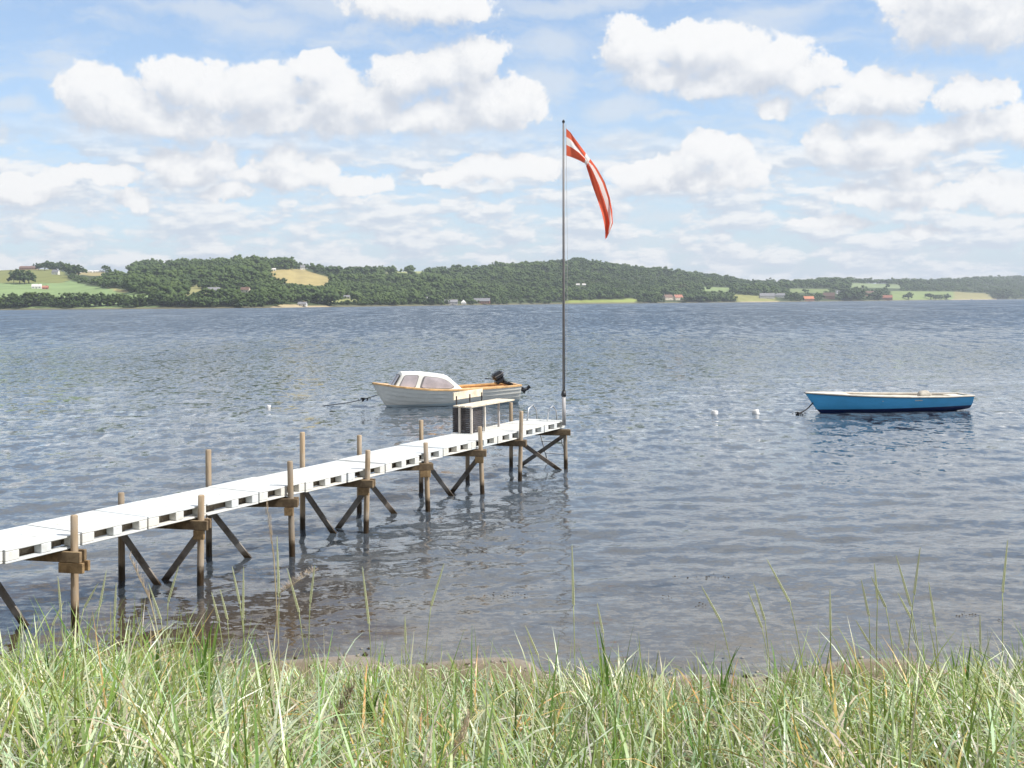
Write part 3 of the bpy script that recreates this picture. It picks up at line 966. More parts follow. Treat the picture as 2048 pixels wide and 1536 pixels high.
# small white party tent by the grey waterside house
p, t = far_solve(927, 609)
e = empty('tent', (p.x, p.y, p.z))
MB().add([(-4, -3, 0), (4, -3, 0), (4, 3, 0), (-4, 3, 0), (-4, -3, 3), (4, -3, 3), (4, 3, 3), (-4, 3, 3)], [(0, 1, 5, 4), (1, 2, 6, 5), (2, 3, 7, 6), (3, 0, 4, 7)]).build('tent_wall', M['white'], e)
MB().add([(-4.3, -3.3, 2.95), (4.3, -3.3, 2.95), (4.3, 3.3, 2.95), (-4.3, 3.3, 2.95), (0, 0, 7.5)], [(0, 1, 4), (1, 2, 4), (2, 3, 4), (3, 0, 4)]).build('tent_roof', M['white'], e)
tag(e, 'small white peaked tent beside the grey waterside house', 'tent')

# ------------------------------------------------------------------ jetty
PH = 0.5131
P_O = Vector((-5.562, 11.745, 0))
P_D = Vector((math.sin(PH), math.cos(PH), 0))
P_N = Vector((-math.cos(PH), math.sin(PH), 0))
P_RZ = math.pi / 2 - PH
ZD = 1.026               # top of the deck above the water
PT = 0.16                # pallet height
def jog(al):
    return 0.0 if al < 8.0 else 0.15
def pp(al, ac, z=0.0):
    return P_O + P_D * al + P_N * ac + Vector((0, 0, z))
def along_at(col, ac, row):
    """distance along the jetty where the line at offset ac meets photo column col"""
    u, v = ray(col, row)
    # (O + D al + N ac).x = u * .y
    q = P_O + P_N * ac
    return (u * q.y - q.x) / (P_D.x - u * P_D.y)

def pallet_meshes():
    Ln, Wd = 0.976, 1.0
    deck = MB()
    deck.box((Ln / 2, Wd / 2, 0.147), (Ln, Wd, 0.026), bev=0.006)
    for k in range(9):       # low anti-slip ribs
        deck.box((Ln * (k + .5) / 9, Wd / 2, 0.1615), (0.012, Wd * .92, 0.003))
    bm_ = {}
    for i, (x0, x1) in enumerate(((0.0, .175), (.45, .585), (.845, .976))):
        for j, (y0, y1) in enumerate(((0.0, .13), (.43, .57), (.87, 1.0))):
            b = MB().box(((x0 + x1) / 2, (y0 + y1) / 2, .0800), (x1 - x0 - .002, y1 - y0 - .002, .106), bev=.006)
            bm_[(i, j)] = b.mesh('block', M['pallet'])
    run = [MB().box((Ln / 2, yc, .0125), (Ln - .002, .128, .025), bev=.006).mesh('runner', M['pallet']) for yc in (.065, .5, .935)]
    return deck.mesh('deck', M['pallet']), bm_, run
DECK_ME, BLOCK_ME, RUN_ME = pallet_meshes()
RIB_ME = MB().box((.10, .02, .078), (.012, .03, .10)).box((.14, .02, .078), (.05, .025, .012)).mesh('broken_rib', M['pallet'])
def put_pallet(k, label, skip=(), ribs=False):
    e = empty('plastic_pallet', pp(k * 1.0 + rnd.uniform(0, .012), jog(k + .5) + rnd.uniform(-.006, .012), ZD - PT + rnd.uniform(-.002, .022)), P_RZ + rnd.uniform(-.006, .006))
    link('deck', DECK_ME, e)
    for key, me in BLOCK_ME.items():
        if key not in skip:
            link('block', me, e)
    for r_ in RUN_ME:
        link('runner', r_, e)
    if ribs:
        link('broken_rib', RIB_ME, e)
    tag(e, label, 'pallet', 'white plastic pallets of the jetty deck')
PAL = {-2: 'white plastic deck pallet at the landward end of the jetty', -1: 'white plastic deck pallet just landward of the first post with stacked wooden clamp blocks',
       0: 'white plastic deck pallet beside the post with stacked wooden clamp blocks', 1: 'white plastic jetty pallet second landward of the torn one',
       2: 'white plastic jetty pallet right beside the torn one on its landward side', 3: 'white plastic pallet of the jetty deck with a torn out corner block',
       4: 'white plastic jetty pallet right beside the torn one on its seaward side', 5: 'white plastic jetty pallet second seaward of the torn one',
       6: 'white plastic jetty pallet third seaward of the torn one', 7: 'white plastic jetty pallet just landward of the pallet with broken ribs',
       8: 'white plastic jetty pallet with broken ribs where the deck makes a small jog', 9: 'white plastic jetty pallet between the one with broken ribs and the bench',
       10: 'white plastic jetty pallet under the dark slatted end of the bench', 11: 'white plastic jetty pallet under the middle of the bench',
       12: 'white plastic jetty pallet between the bench and the outermost pallet', 13: 'outermost white plastic deck pallet, beside the flagpole and the ladder'}
for k, lab in PAL.items():
    put_pallet(k, lab, skip=((0, 0),) if k in (3, 8) else (), ribs=(k == 8))

jetty = empty('jetty', pp(0, .5, 0))
tag(jetty, 'wooden jetty frame of round posts, cross beams and diagonal braces', 'jetty')
def jpart(mb, name, mat, smooth=False):
    for i, v in enumerate(mb.v):
        mb.v[i] = tuple(Vector(v) - jetty.location)
    return mb.build(name, M[mat], jetty, smooth)
# columns and rows in the photo: front post (column at deck, top row), back post (column, top row)
TREST = [((148, 1030, 148), None), ((402, 990, 399), (242, 985)), ((581, 922, 583), (417, 899)), ((735, 900, 731), (605, 864)),
         ((852, 885, 855), (719, 870)), ((961, 853, 964), (843, 840)), ((1042, 822, 1039), (936, None)), ((1130, 862, 1131), (1023, 805))]
BZ = ZD - PT - 0.004     # top of the cross beams
for i, (fr_, bk) in enumerate(TREST):
    acf = jog(9 if i >= 4 else 0) - 0.055
    acb = jog(9 if i >= 5 else 0) + 1.075
    alf = along_at(fr_[0], acf, 1000 - 20 * i)
    alb = along_at(bk[0], acb, 950) if bk else alf - 0.35
    pf, pb = pp(alf, acf), pp(alb, acb)
    ztf = at_d(fr_[0], fr_[1], pf.y).z
    ztb = at_d(bk[0], bk[1], pb.y).z if (bk and bk[1]) else (ZD - PT - .02 if bk else ZD + .5)
    lean = Vector(((fr_[2] - fr_[0]) * pf.y / F_PX, 0, 0))
    for (q, zt, ln) in ((pf, ztf, lean), (pb, ztb, Vector((rnd.uniform(-.012, .012), 0, 0)))):
        mb = MB()
        r0 = 0.043
        zb = min(-0.9, float(ground_z(q.x, q.y)) - .4)
        zs = [zb, 0, .4, .8, max(zt - .25, .82), zt - .012, zt]
        pts = [q + ln * ((ZD - z) / ZD) + Vector((0, 0, z)) for z in zs]
        mb.tube(pts, [r0 * 1.08, r0 * 1.06, r0 * 1.03, r0, r0 * .98, r0 * .97, r0 * .82], 14)
        po = jpart(mb, 'post', 'post', True)
    # doubled cross beam on both sides of the posts
    ax = (pf - pb).normalized()
    nrm = Vector((-ax.y, ax.x, 0))
    for s in (-1, 1):
        off = nrm * (s * 0.068)
        a = pb + off - ax * .10 + Vector((0, 0, BZ - .062))
        b = pf + off + ax * (.10 if s > 0 else .13) + Vector((0, 0, BZ - .062))
        jpart(MB().board(a, b, .122, .045), 'cross_beam', 'beam')
        # clamp block under the beam at the front post
        zc = BZ - .125 - .062
        ext = rnd.uniform(.13, .17) if i == 0 else rnd.uniform(.06, .13)
        if i == 0 or (s < 0 and i < 6):
            jpart(MB().board(pf + off * 1.01 - ax * ext + Vector((0, 0, zc)), pf + off * 1.01 + ax * (rnd.uniform(.12, .18) if i == 0 else rnd.uniform(.05, .09)) + Vector((0, 0, zc)), .118, .045), 'clamp_block', 'block')
    # diagonal braces, crossing near the water
    top, bot = (.78, -.72) if i < 7 else (.74, -.10)
    if i == 6:
        pairs = ()
    elif i in (0, 2, 4):
        pairs = ((pb, pf, -.128),)
    else:
        pairs = ((pb, pf, -.128), (pf, pb, .128))
    for (q0, q1, so_) in pairs:
        a = q0 + nrm * so_ * (1 if so_ < 0 else 1) + Vector((0, 0, top))
        b = q1 + nrm * so_ + Vector((0, 0, bot))
        ext = (b - a) * .04
        jpart(MB().board(a - ext, b + ext, .088, .03, up=Vector((0, 0, 1))), 'brace', 'brace')
# stringers running through the pallet openings
for (a0, a1) in ((-2.2, .85), (.87, 2.7), (2.72, 4.6), (4.62, 6.6), (6.62, 8.0), (8.02, 9.9), (9.92, 11.8), (11.82, 13.9)):
    j_ = jog((a0 + a1) / 2)
    for ac in (.20, .79):
        jpart(MB().board(pp(a0, ac + j_, ZD - PT + .078), pp(a1, ac + j_, ZD - PT + .078), .094, .07), 'stringer', 'stringer')

# bathing ladder on the outer end
M['steel'] = plain('galvanised_steel', (0.55, 0.56, 0.57), 0.42, 0.12, 8.0, metal=0.75)
M['pole'] = plain('grey_pole_paint', (0.19, 0.18, 0.18), 0.5, 0.1, 4.0, metal=0.0)
M['sleeve'] = plain('pale_sleeve', (0.40, 0.385, 0.38), 0.6, 0.1, 6.0)
M['rubber'] = plain('black_rubber', (0.02, 0.02, 0.022), 0.45, 0.2, 8.0)
lad = empty('bathing_ladder', pp(14.0, .65, ZD))
def sub(mb, base):
    for i, v in enumerate(mb.v):
        mb.v[i] = tuple(Vector(v) - base.location)
    return mb
legs = []
for ac in (.93, .42):
    top = pp(13.9, ac, ZD + .34)
    pts = [pp(13.62, ac, ZD + .005), pp(13.7, ac, ZD + .28), top, pp(14.06, ac, ZD + .22), pp(14.12, ac, ZD - .1), pp(14.45, ac - .10, -.05), pp(14.75, ac - .18, -.8)]
    sub(MB().tube(pts, .017, 8), lad).build('side_rail', M['steel'], lad, True)
for q in range(5):
    t = q / 4
    a = pp(14.12 + .5 * t, .93 - .12 * t, ZD - .22 - 1.15 * t)
    b = pp(14.12 + .5 * t, .42 - .12 * t, ZD - .22 - 1.15 * t)
    sub(MB().board(a, b, .02, .06), lad).build('rung', M['steel'], lad)
tag(lad, 'steel bathing ladder over the outer end of the jetty', 'ladder')

# bench with storage box
M['bench_board'] = plain('weathered_bench_board', (0.66, 0.58, 0.46), 0.65, 0.16, 5.0)
M['bench_leg'] = plain('pale_bench_leg', (0.58, 0.53, 0.47), 0.6, 0.12, 6.0)
M['bench_post'] = plain('grey_bench_post', (0.33, 0.31, 0.31), 0.6, 0.12, 6.0)
M['dark_slat'] = plain('dark_stained_slat', (0.045, 0.038, 0.040), 0.6, 0.3, 8.0)
al0 = along_at(911, .15 + 1.0, 870)
B0, B1, C0, C1 = al0, al0 + 1.66, .60 + .15, .98 + .15
bench = empty('bench', pp(B0 + .8, .8 + .15, ZD))
SH = ZD + .565
for k in range(3):
    ac = C0 - .03 + (C1 - C0 + .08) * (k + .5) / 3
    sub(MB().board(pp(B0 - .05, ac, SH), pp(B1 + .06, ac, SH), .03, .138), bench).build('seat_board', M['bench_board'], bench)
bz0, bz1 = SH + .12, SH + .275
sub(MB().board(pp(B0 - .02, C1 + .05, (bz0 + bz1) / 2), pp(B0 + 1.12, C1 + .05, (bz0 + bz1) / 2), bz1 - bz0, .028), bench).build('backrest', M['bench_board'], bench)
for al in (B0 + .06, B0 + .58, B0 + 1.06):
    sub(MB().board(pp(al, C1 + .028, SH + .02), pp(al, C1 + .028, bz0 + .08), .018, .03, up=P_D), bench).build('back_bracket', M['dark_slat'], bench)
for (al, ac, r_) in ((B0 + .02, C1 - .07, 'bench_leg'), (B0 + .02, C0 + .03, 'bench_leg'), (B0 + .54, C0 + .03, 'bench_leg'), (B1 - .30, C0 + .17, 'bench_post')):
    sub(MB().board(pp(al, ac, ZD + .005), pp(al, ac, SH - .017), .042, .042, up=P_D), bench).build('leg', M[r_], bench)
for k in range(13):
    z = ZD + .04 + k * .0385
    sub(MB().board(pp(B0 + .055, C1 + .12, z), pp(B0 + .055, C0 + .07, z), .034, .016), bench).build('slat', M['dark_slat'], bench)
    sub(MB().board(pp(B0 + .08, C0 + .065, z), pp(B0 + .52, C0 + .065, z), .034, .016), bench).build('slat', M['dark_slat'], bench)
    sub(MB().board(pp(B0 + .08, C1 + .10, z), pp(B0 + .52, C1 + .10, z), .034, .016), bench).build('slat', M['dark_slat'], bench)
tag(bench, 'pale board bench with low backrest and dark slatted box under one end', 'bench')

# flagpole in a sleeve on the outermost post
fp = pp(along_at(1128, .15 - .055, 850), .15 - .055)
FD = fp.y
pole = empty('flagpole', (fp.x, fp.y, .98))
ztop = at_d(1127, 245, FD).z
zs1 = at_d(1126, 790, FD).z
xt = at_d(1127, 245, FD).x
sub(MB().tube([(fp.x, fp.y, .96), (fp.x, fp.y, zs1)], [.043, .041], 14), pole).build('sleeve', M['sleeve'], pole, True)
sub(MB().tube([(fp.x, fp.y, zs1 - .03), (fp.x, fp.y, zs1 + .02), (fp.x, fp.y, zs1 + .09)], [.055, .058, .042], 14), pole).build('clamp', M['rubber'], pole, True)
sub(MB().tube([(fp.x, fp.y, zs1), (fp.x + (xt - fp.x) * .5, fp.y, (zs1 + ztop) / 2), (xt, fp.y, ztop)], [.031, .027, .021], 12), pole).build('pole', M['pole'], pole, True)
sub(MB().tube([(xt, fp.y, ztop), (xt, fp.y, ztop + .03), (xt, fp.y, ztop + .06)], [.032, .032, .014], 10), pole).build('pole_cap', M['rubber'], pole, True)
sub(MB().tube([(xt + .055, fp.y - .02, ztop - .03), (xt + .06, fp.y - .02, ztop - 3), (fp.x + .06, fp.y - .02, zs1 + .3)], .004, 5), pole).build('halyard', M['sleeve'], pole)
tag(pole, 'tall slim grey flagpole in a pale sleeve at the jetty end', 'flagpole')

# pennant: red with a white cross, drooping in the wind
def cloth(name, col):
    m, g, out = material(name)
    tc = g.node('ShaderNodeTexCoord')
    n = g.noise(tc.outputs['Object'], 60.0, 3.0, 0.6)
    n2 = g.noise(tc.outputs['Object'], 3.0, 4.0, 0.6)
    c = g.mix(g.step(n2, .3, .7), tuple(q * .85 for q in col), col)
    b = principled(g, None, c, .95, bump(g, n, .2, .002), .03)
    t = g.node('ShaderNodeBsdfTranslucent')
    g.put(t.inputs['Color'], c)
    mx = g.node('ShaderNodeMixShader'); mx.inputs[0].default_value = .42
    g.t.links.new(b.outputs[0], mx.inputs[1]); g.t.links.new(t.outputs[0], mx.inputs[2])
    g.t.links.new(mx.outputs[0], out.inputs[0])
    return m
M['red_cloth'] = cloth('red_flag_cloth', (0.82, 0.165, 0.09))
M['white_cloth'] = cloth('white_flag_cloth', (0.88, 0.86, 0.83))
FU = [(1132, 257), (1141, 264), (1155, 283), (1175, 312), (1193, 338), (1209, 365), (1220.5, 395), (1226.5, 420), (1228, 445), (1222, 460), (1216, 473)]
FL = [(1132, 311), (1145, 315), (1160, 321), (1171, 327), (1177.5, 345), (1185.5, 370), (1195.5, 400), (1203, 425), (1208, 445), (1211.5, 462), (1213, 477)]
def poly_at(pts, t):
    k = t * (len(pts) - 1); i = min(int(k), len(pts) - 2); f = k - i
    return pts[i][0] * (1 - f) + pts[i + 1][0] * f, pts[i][1] * (1 - f) + pts[i + 1][1] * f
flag = MB()
NI, NJ = 110, 30
rows = []
for i in range(NI + 1):
    t = i / NI
    a, b = poly_at(FU, t), poly_at(FL, t)
    row = []
    for j in range(NJ + 1):
        s = j / NJ
        w = at_d(a[0] + (b[0] - a[0]) * s, a[1] + (b[1] - a[1]) * s, FD)
        amp = .16 * min(1, max(0, t - .08) * 4) * (1 - .45 * t)
        fold = amp * math.sin(s * 7.5 - t * 5.0 + .6) + .09 * min(1, t * 3) * math.sin(t * 11 + s * 2.5) + .25 * t
        row.append(Vector((w.x, FD - .02 + fold, w.z)))
    rows.append(row)
for i in range(NI):
    t = (i + .5) / NI
    for j in range(NJ):
        s = (j + .5) / NJ
        c0 = .44 if t < .3 else .44 - min(1, (t - .3) / .08) * .16
        wd = .15 if t < .3 else .125
        white = abs(s - c0) < wd or .285 < t < .33
        if t > .93: white = False
        flag.add([rows[i][j], rows[i][j + 1], rows[i + 1][j + 1], rows[i + 1][j]], [(0, 1, 2, 3)], 1 if white else 0)
fe = empty('pennant', (xt, FD, at_d(1132, 311, FD).z))
red, wht = MB(), MB()
for f_, mi in zip(flag.f, flag.mi):
    (wht if mi else red).add([Vector(flag.v[q]) - fe.location for q in f_], [(0, 1, 2, 3)])
def welded(mb, name, mat, parent):
    o = mb.build(name, mat, parent, True)
    bm = bmesh.new(); bm.from_mesh(o.data)
    bmesh.ops.remove_doubles(bm, verts=bm.verts, dist=1e-5)
    bm.to_mesh(o.data); bm.free()
    return o
welded(red, 'red_cloth', M['red_cloth'], fe)
welded(wht, 'white_cross', M['white_cloth'], fe)
tag(fe, 'long red pennant with white cross hanging from the flagpole top', 'flag')

# ------------------------------------------------------------------ boats
def lerp(tab, u):
    return float(np.interp(u, [a for a, b in tab], [b for a, b in tab]))
class Hull:
    def __init__(s, L, hb, sheer, keel, pe, rake, strakes=6, lap=.024):
        s.L, s.hb, s.sheer, s.keel, s.pe, s.rake, s.n, s.lap = L, hb, sheer, keel, pe, rake, strakes, lap
    def pt(s, u, v, off=0.0, side=-1):
        hb = lerp(s.hb, u) ; zs = lerp(s.sheer, u); zk = lerp(s.keel, u); pe = lerp(s.pe, u)
        y = max(hb * v ** pe + off * min(1, hb * 6), .004)
        z = zk + (zs - zk) * v ** 1.12
        x = -s.L / 2 + s.L * u + s.rake * (zs - z) / max(zs - zk, .1) * (1 - u) ** 5
        return Vector((x, side * y, z))
    def outer(s, side, us):
        P = []
        for u in us:
            col = []
            for k in range(s.n):
                col.append(s.pt(u, k / s.n, s.lap if k else 0, side))
                col.append(s.pt(u, (k + .5) / s.n, s.lap * .5, side))
                col.append(s.pt(u, (k + 1) / s.n, 0, side))
            P.append(col)
        return P
    def build(s, name, mat, parent, us):
        mb = MB()
        for side in (-1, 1):
            mb.grid(s.outer(side, us), flip=(side > 0))
        st = [s.outer(-1, [us[-1]])[0], s.outer(1, [us[-1]])[0]]
        loop = st[0] + st[1][::-1]
        mb.add(loop, [tuple(range(len(loop)))])
        return mb.build(name, mat, parent)
    def inner(s, name, mat, parent, us, zf, th=.035):
        mb = MB()
        for side in (-1, 1):
            P = []
            for u in us:
                hb = max(lerp(s.hb, u) - th, .01); zs = lerp(s.sheer, u)
                col = []
                for k in range(7):
                    v = .25 + .75 * k / 6
                    q = s.pt(u, v, 0, side)
                    col.append(Vector((q.x, side * max(abs(q.y) - th, .005), max(q.z, zf))))
                col.insert(0, Vector((col[0].x, 0, zf)))
                P.append(col)
            mb.grid(P, flip=(side < 0))
        return mb.build(name, mat, parent, True)
    def rail(s, name, mat, parent, us, w=.05, h=.045, inset=.02):
        mb = MB()
        for side in (-1, 1):
            P = []
            for u in us:
                q = s.pt(u, 1, 0, side)
                yo = abs(q.y) + .018; yi = max(abs(q.y) - w, .0)
                P.append([Vector((q.x, side * yo, q.z - h * .5)), Vector((q.x, side * yo, q.z + h * .4)), Vector((q.x, side * (yo - .012), q.z + h * .55)), Vector((q.x, side * yi, q.z + h * .55)), Vector((q.x, side * yi, q.z - h * .5))])
            mb.grid(P, closed=True, flip=(side < 0))
        a, b = s.pt(us[-1], 1, 0, -1), s.pt(us[-1], 1, 0, 1)
        mb.box(((a.x) - w * .3, 0, a.z), (w, abs(a.y) * 2 + .03, h), bev=.01)
        return mb.build(name, mat, parent)
def chaikin(pts, it=2):
    for _ in range(it):
        q = []
        for i in range(len(pts)):
            a, b = Vector(pts[i]), Vector(pts[(i + 1) % len(pts)])
            q += [a * .75 + b * .25, a * .25 + b * .75]
        pts = q
    return pts

def paint_hull(name, col, low, zline, rough=.35):
    """boat paint: one colour above a level line, another below it, scuffs"""
    m, g, out = material(name)
    tc = g.node('ShaderNodeTexCoord')
    s = g.sep(tc.outputs['Object'])
    n = g.noise(g.v('MULTIPLY', tc.outputs['Object'], (1.2, 1.2, 4)), 2.2, 6.0, .62)
    n2 = g.noise(tc.outputs['Object'], 16.0, 4.0, .6)
    c = g.mix(g.step(n, .35, .7, 0, .55), col, tuple(q * .78 for q in col))
    c = g.mix(g.step(n2, .70, .76, 0, .6), c, tuple(min(1, q * 1.3 + .15) for q in col))
    line = g.m('ADD', zline, g.m('MULTIPLY', s[0], .012))
    w = g.step(g.m('SUBTRACT', s[2], line), -.008, .008)
    c = g.mix(w, low, c)
    principled(g, out, c, g.m('MULTIPLY_ADD', n, .2, rough - .05), bump(g, n, .08, .01), .5)
    return m
M['white_hull'] = paint_hull('white_boat_paint', (0.86, 0.83, 0.75), (0.52, 0.60, 0.62), .10)  # off-white hull, blue-grey towards the bottom
M['blue_hull'] = paint_hull('blue_boat_paint', (0.09, 0.47, 0.84), (0.008, 0.020, 0.10), .14)  # light blue topsides, navy bottom paint
M['varnish'] = plain('orange_varnished_rail', (0.68, 0.42, 0.19), .4, .18, 4.0)
M['cabin'] = plain('cream_cabin_gelcoat', (0.76, 0.74, 0.68), .35, .05, 3.0)
M['seal'] = plain('window_rubber_seal', (0.16, 0.15, 0.15), .6, .1, 6.0)
M['glass'] = plain('pale_curtained_window', (0.42, 0.37, 0.38), .12, .16, 1.6)
M['motor'] = plain('black_outboard_paint', (0.013, 0.014, 0.018), .32, .2, 6.0)
M['rope'] = plain('dark_wet_rope', (0.028, 0.028, 0.032), .8, .3, 20.0)
M['cream_in'] = plain('cream_boat_inside', (0.66, 0.61, 0.53), .5, .12, 3.0)
M['cream_rail'] = plain('cream_gunwale', (0.72, 0.66, 0.57), .5, .1, 4.0)
M['thwart'] = plain('grey_thwart', (0.34, 0.31, 0.26), .65, .2, 5.0)

US = [0, .012, .03, .06, .1, .15, .2, .27, .34, .42, .5, .58, .66, .74, .82, .9, .96, 1.0]
bow = on_z(750, 815); stern = on_z(1024, 805)
L1 = 5.35
mc = (at_d(748, 800, bow.y) + at_d(1026, 800, bow.y + 1.7)) / 2
mboat = empty('motor_boat', (mc.x, bow.y + .9, 0.0), math.atan2(1.75, 5.0))
h1 = Hull(L1, [(0, .03), (.03, .16), (.1, .40), (.2, .64), (.35, .84), (.55, .93), (.8, .88), (1, .78)],
          [(0, .86), (.15, .74), (.35, .62), (.55, .575), (.8, .61), (1, .66)],
          [(0, .30), (.06, -.05), (.15, -.2), (.5, -.25), (1, -.12)],
          [(0, 1.0), (.15, .85), (.4, .46), (1, .38)], .30)
h1.build('hull', M['white_hull'], mboat, US)
h1.inner('cockpit', M['varnish'], mboat, US[2:], .20, .05)
h1.rail('gunwale', M['varnish'], mboat, US, .11, .06)
# foredeck
fd = MB()
P = []
for u in (.01, .05, .1, .16, .22):
    a, b = h1.pt(u, 1, 0, -1), h1.pt(u, 1, 0, 1)
    P.append([a + Vector((0, .03, .005)), (a + b) / 2 + Vector((0, 0, .03)), b + Vector((0, -.03, .005))])
fd.grid(P)
fd.build('foredeck', M['cabin'], mboat)
cab = MB()
A = [(-1.98, .40, .69), (-1.66, .33, 1.235), (-.9, .52, 1.215), (-.05, .58, 1.085), (.50, .74, .58)]
base = [(-1.98, .40, .66), (-1.66, .52, .63), (-.9, .66, .58), (-.05, .73, .56), (.50, .75, .55)]
cv, cf = [], []
prof = []
for (a_, b_) in zip(A, base):
    prof.append([(b_[0], -b_[1], b_[2]), (a_[0], -a_[1], a_[2] - .07), (a_[0], -a_[1] + .07, a_[2] - .012), (a_[0], 0, a_[2] + .02), (a_[0], a_[1] - .07, a_[2] - .012), (a_[0], a_[1], a_[2] - .07), (b_[0], b_[1], b_[2])])
cab.grid(prof)
cab.add(prof[0], [tuple(range(7))[::-1]])
cab.add(prof[-1], [tuple(range(7))])
co = cab.build('cabin', M['cabin'], mboat)
bv = co.modifiers.new('round', 'BEVEL'); bv.width = .035; bv.segments = 3; bv.limit_method = 'ANGLE'; bv.angle_limit = R(18)
def cab_y(x, z):
    """half width of the cabin side at local x and height z"""
    xs = [q[0] for q in A]
    ya = np.interp(x, xs, [q[1] for q in A]); za = np.interp(x, xs, [q[2] - .07 for q in A])
    yb = np.interp(x, xs, [q[1] for q in base]); zb = np.interp(x, xs, [q[2] for q in base])
    f = (z - zb) / max(za - zb, .05)
    return float(yb + (ya - yb) * f)
def cab_window(poly, side):
    def ring(sc, off):
        cx = sum(p[0] for p in poly) / len(poly); cz = sum(p[1] for p in poly) / len(poly)
        q = []
        big = [Vector((cx + (p[0] - cx) * sc, cz + (p[1] - cz) * sc, 0)) for p in poly]
        for i_ in range(len(big)):
            p0, p1, p2 = big[i_ - 1], big[i_], big[(i_ + 1) % len(big)]
            a_ = p1 + (p0 - p1).normalized() * min(.09, (p0 - p1).length * .4); c_ = p1 + (p2 - p1).normalized() * min(.09, (p2 - p1).length * .4)
            q += [a_ * (1 - t_) ** 2 + p1 * 2 * t_ * (1 - t_) + c_ * t_ * t_ for t_ in (0, .25, .5, .75, 1)]
        return [Vector((p.x, side * (cab_y(p.x, p.y) + off), p.y)) for p in q]
    fr0, pn = ring(1.07, .012), ring(.97, .018)
    n = len(fr0)
    w = MB().add(fr0 + pn, [(i, (i + 1) % n, n + (i + 1) % n, n + i) if side < 0 else (n + i, n + (i + 1) % n, (i + 1) % n, i) for i in range(n)]).build('window', M['seal'], mboat)
    MB().add(pn, [tuple(range(n)) if side < 0 else tuple(range(n))[::-1]]).build('pane', M['glass'], w)
for sd in (-1, 1):
    cab_window([(-1.80, .74), (-1.26, .70), (-1.10, 1.12), (-1.58, 1.13)], sd)
    cab_window([(-1.06, .69), (.02, .645), (.14, .70), (-.12, .93), (-.4, 1.02), (-.90, 1.085)], sd)
for sd in (-1, 1):   # windscreen panes
    q = [Vector((-1.965, sd * .03, .76)), Vector((-1.965, sd * .35, .76)), Vector((-1.705, sd * .30, 1.15)), Vector((-1.705, sd * .03, 1.17))]
    q = [p + Vector((-.035, 0, .0)) for p in q]
    w = MB().add(q, [(0, 1, 2, 3) if sd > 0 else (3, 2, 1, 0)]).build('windscreen', M['seal'], mboat)
    c = sum(q, Vector()) / 4
    MB().add([c + (p - c) * .86 + Vector((-.006, 0, 0)) for p in q], [(0, 1, 2, 3) if sd > 0 else (3, 2, 1, 0)]).build('pane', M['glass'], w)
MB().box((1.35, 0, .42), (.34, 1.5, .035), bev=.01).build('thwart', M['varnish'], mboat)
# outboard motor, tipped up
tl = Matrix.Rotation(R(-28), 3, 'Y')
cw = MB().box((2.02, 0, .99), (.40, .34, .30), tl, bev=.07).box((2.09, 0, .80), (.36, .30, .16), tl, bev=.04)
om = cw.build('outboard_motor', M['motor'], mboat)
MB().box((2.04, -.001, 1.03), (.405, .345, .03), tl, bev=.004).build('cowl_band', M['seal'], om)
MB().tube([(2.18, 0, .78), (2.55, 0, .64), (3.02, 0, .48)], [.075, .065, .055], 10).build('drive_leg', M['motor'], om, True)
MB().tube([(2.88, 0, .45), (2.98, 0, .42), (3.18, 0, .46), (3.28, 0, .49)], [.02, .065, .06, .02], 10).build('gear_case', M['motor'], om, True)
pr = MB()
for k in range(3):
    a = k * 2.094 + .4
    d1 = Vector((-.1, math.cos(a), math.sin(a))); d2 = Vector((.5, -math.sin(a), math.cos(a)))
    c = Vector((3.25, 0, .48))
    pr.add([c + d1 * .03 - d2 * .03, c + d1 * .13 - d2 * .08, c + d1 * .17, c + d1 * .12 + d2 * .08, c + d1 * .03 + d2 * .03], [(0, 1, 2, 3, 4)])
pr.build('propeller', M['motor'], om)
MB().add([(2.90, -.012, .44), (3.08, -.012, .28), (3.14, -.012, .42), (2.90, .012, .44), (3.08, .012, .28), (3.14, .012, .42)], [(0, 1, 2), (5, 4, 3), (0, 3, 4, 1), (1, 4, 5, 2), (2, 5, 3, 0)]).build('skeg', M['motor'], om)
for sd in (-.1, .1):
    MB().board((2.40, sd, .74), (2.74, sd, .60), .05, .03).build('tilt_bracket', M['motor'], om)
MB().board((1.85, .05, .86), (1.55, .08, .90), .035, .035).build('tiller', M['motor'], om)
tag(mboat, 'white clinker motor boat with small cabin and orange wooden rails', 'motor boat')

# blue rowing boat
b0 = on_z(1632, 827); b1 = on_z(1943, 819)
L2 = 5.62
bc = (at_d(1617, 810, b0.y) + at_d(1946, 810, b0.y + .7)) / 2
rboat = empty('rowing_boat', (bc.x - .10, b0.y + .55, 0), math.atan2(.7, 5.2))
h2 = Hull(L2, [(0, .03), (.03, .13), (.1, .34), (.2, .55), (.35, .72), (.55, .80), (.8, .72), (1, .52)],
          [(0, .665), (.15, .625), (.35, .57), (.55, .53), (.8, .50), (1, .50)],
          [(0, .28), (.05, 0.0), (.12, -.14), (.5, -.2), (.85, -.10), (1, .02)],
          [(0, 1.0), (.15, .82), (.4, .45), (1, .42)], .26, 1, 0.0)
hull2 = MB()
for side in (-1, 1):
    hull2.grid([[h2.pt(u, k / 12, 0, side) for k in range(13)] for u in US], flip=(side > 0))
lp = [h2.pt(1, k / 12, 0, -1) for k in range(13)] + [h2.pt(1, k / 12, 0, 1) for k in range(13)][::-1]
hull2.add(lp, [tuple(range(len(lp)))])
hull2.build('hull', M['blue_hull'], rboat, True)
h2.inner('inside', M['cream_in'], rboat, US[2:], .10, .03)
h2.rail('gunwale', M['cream_rail'], rboat, US, .075, .035)
rub = MB()
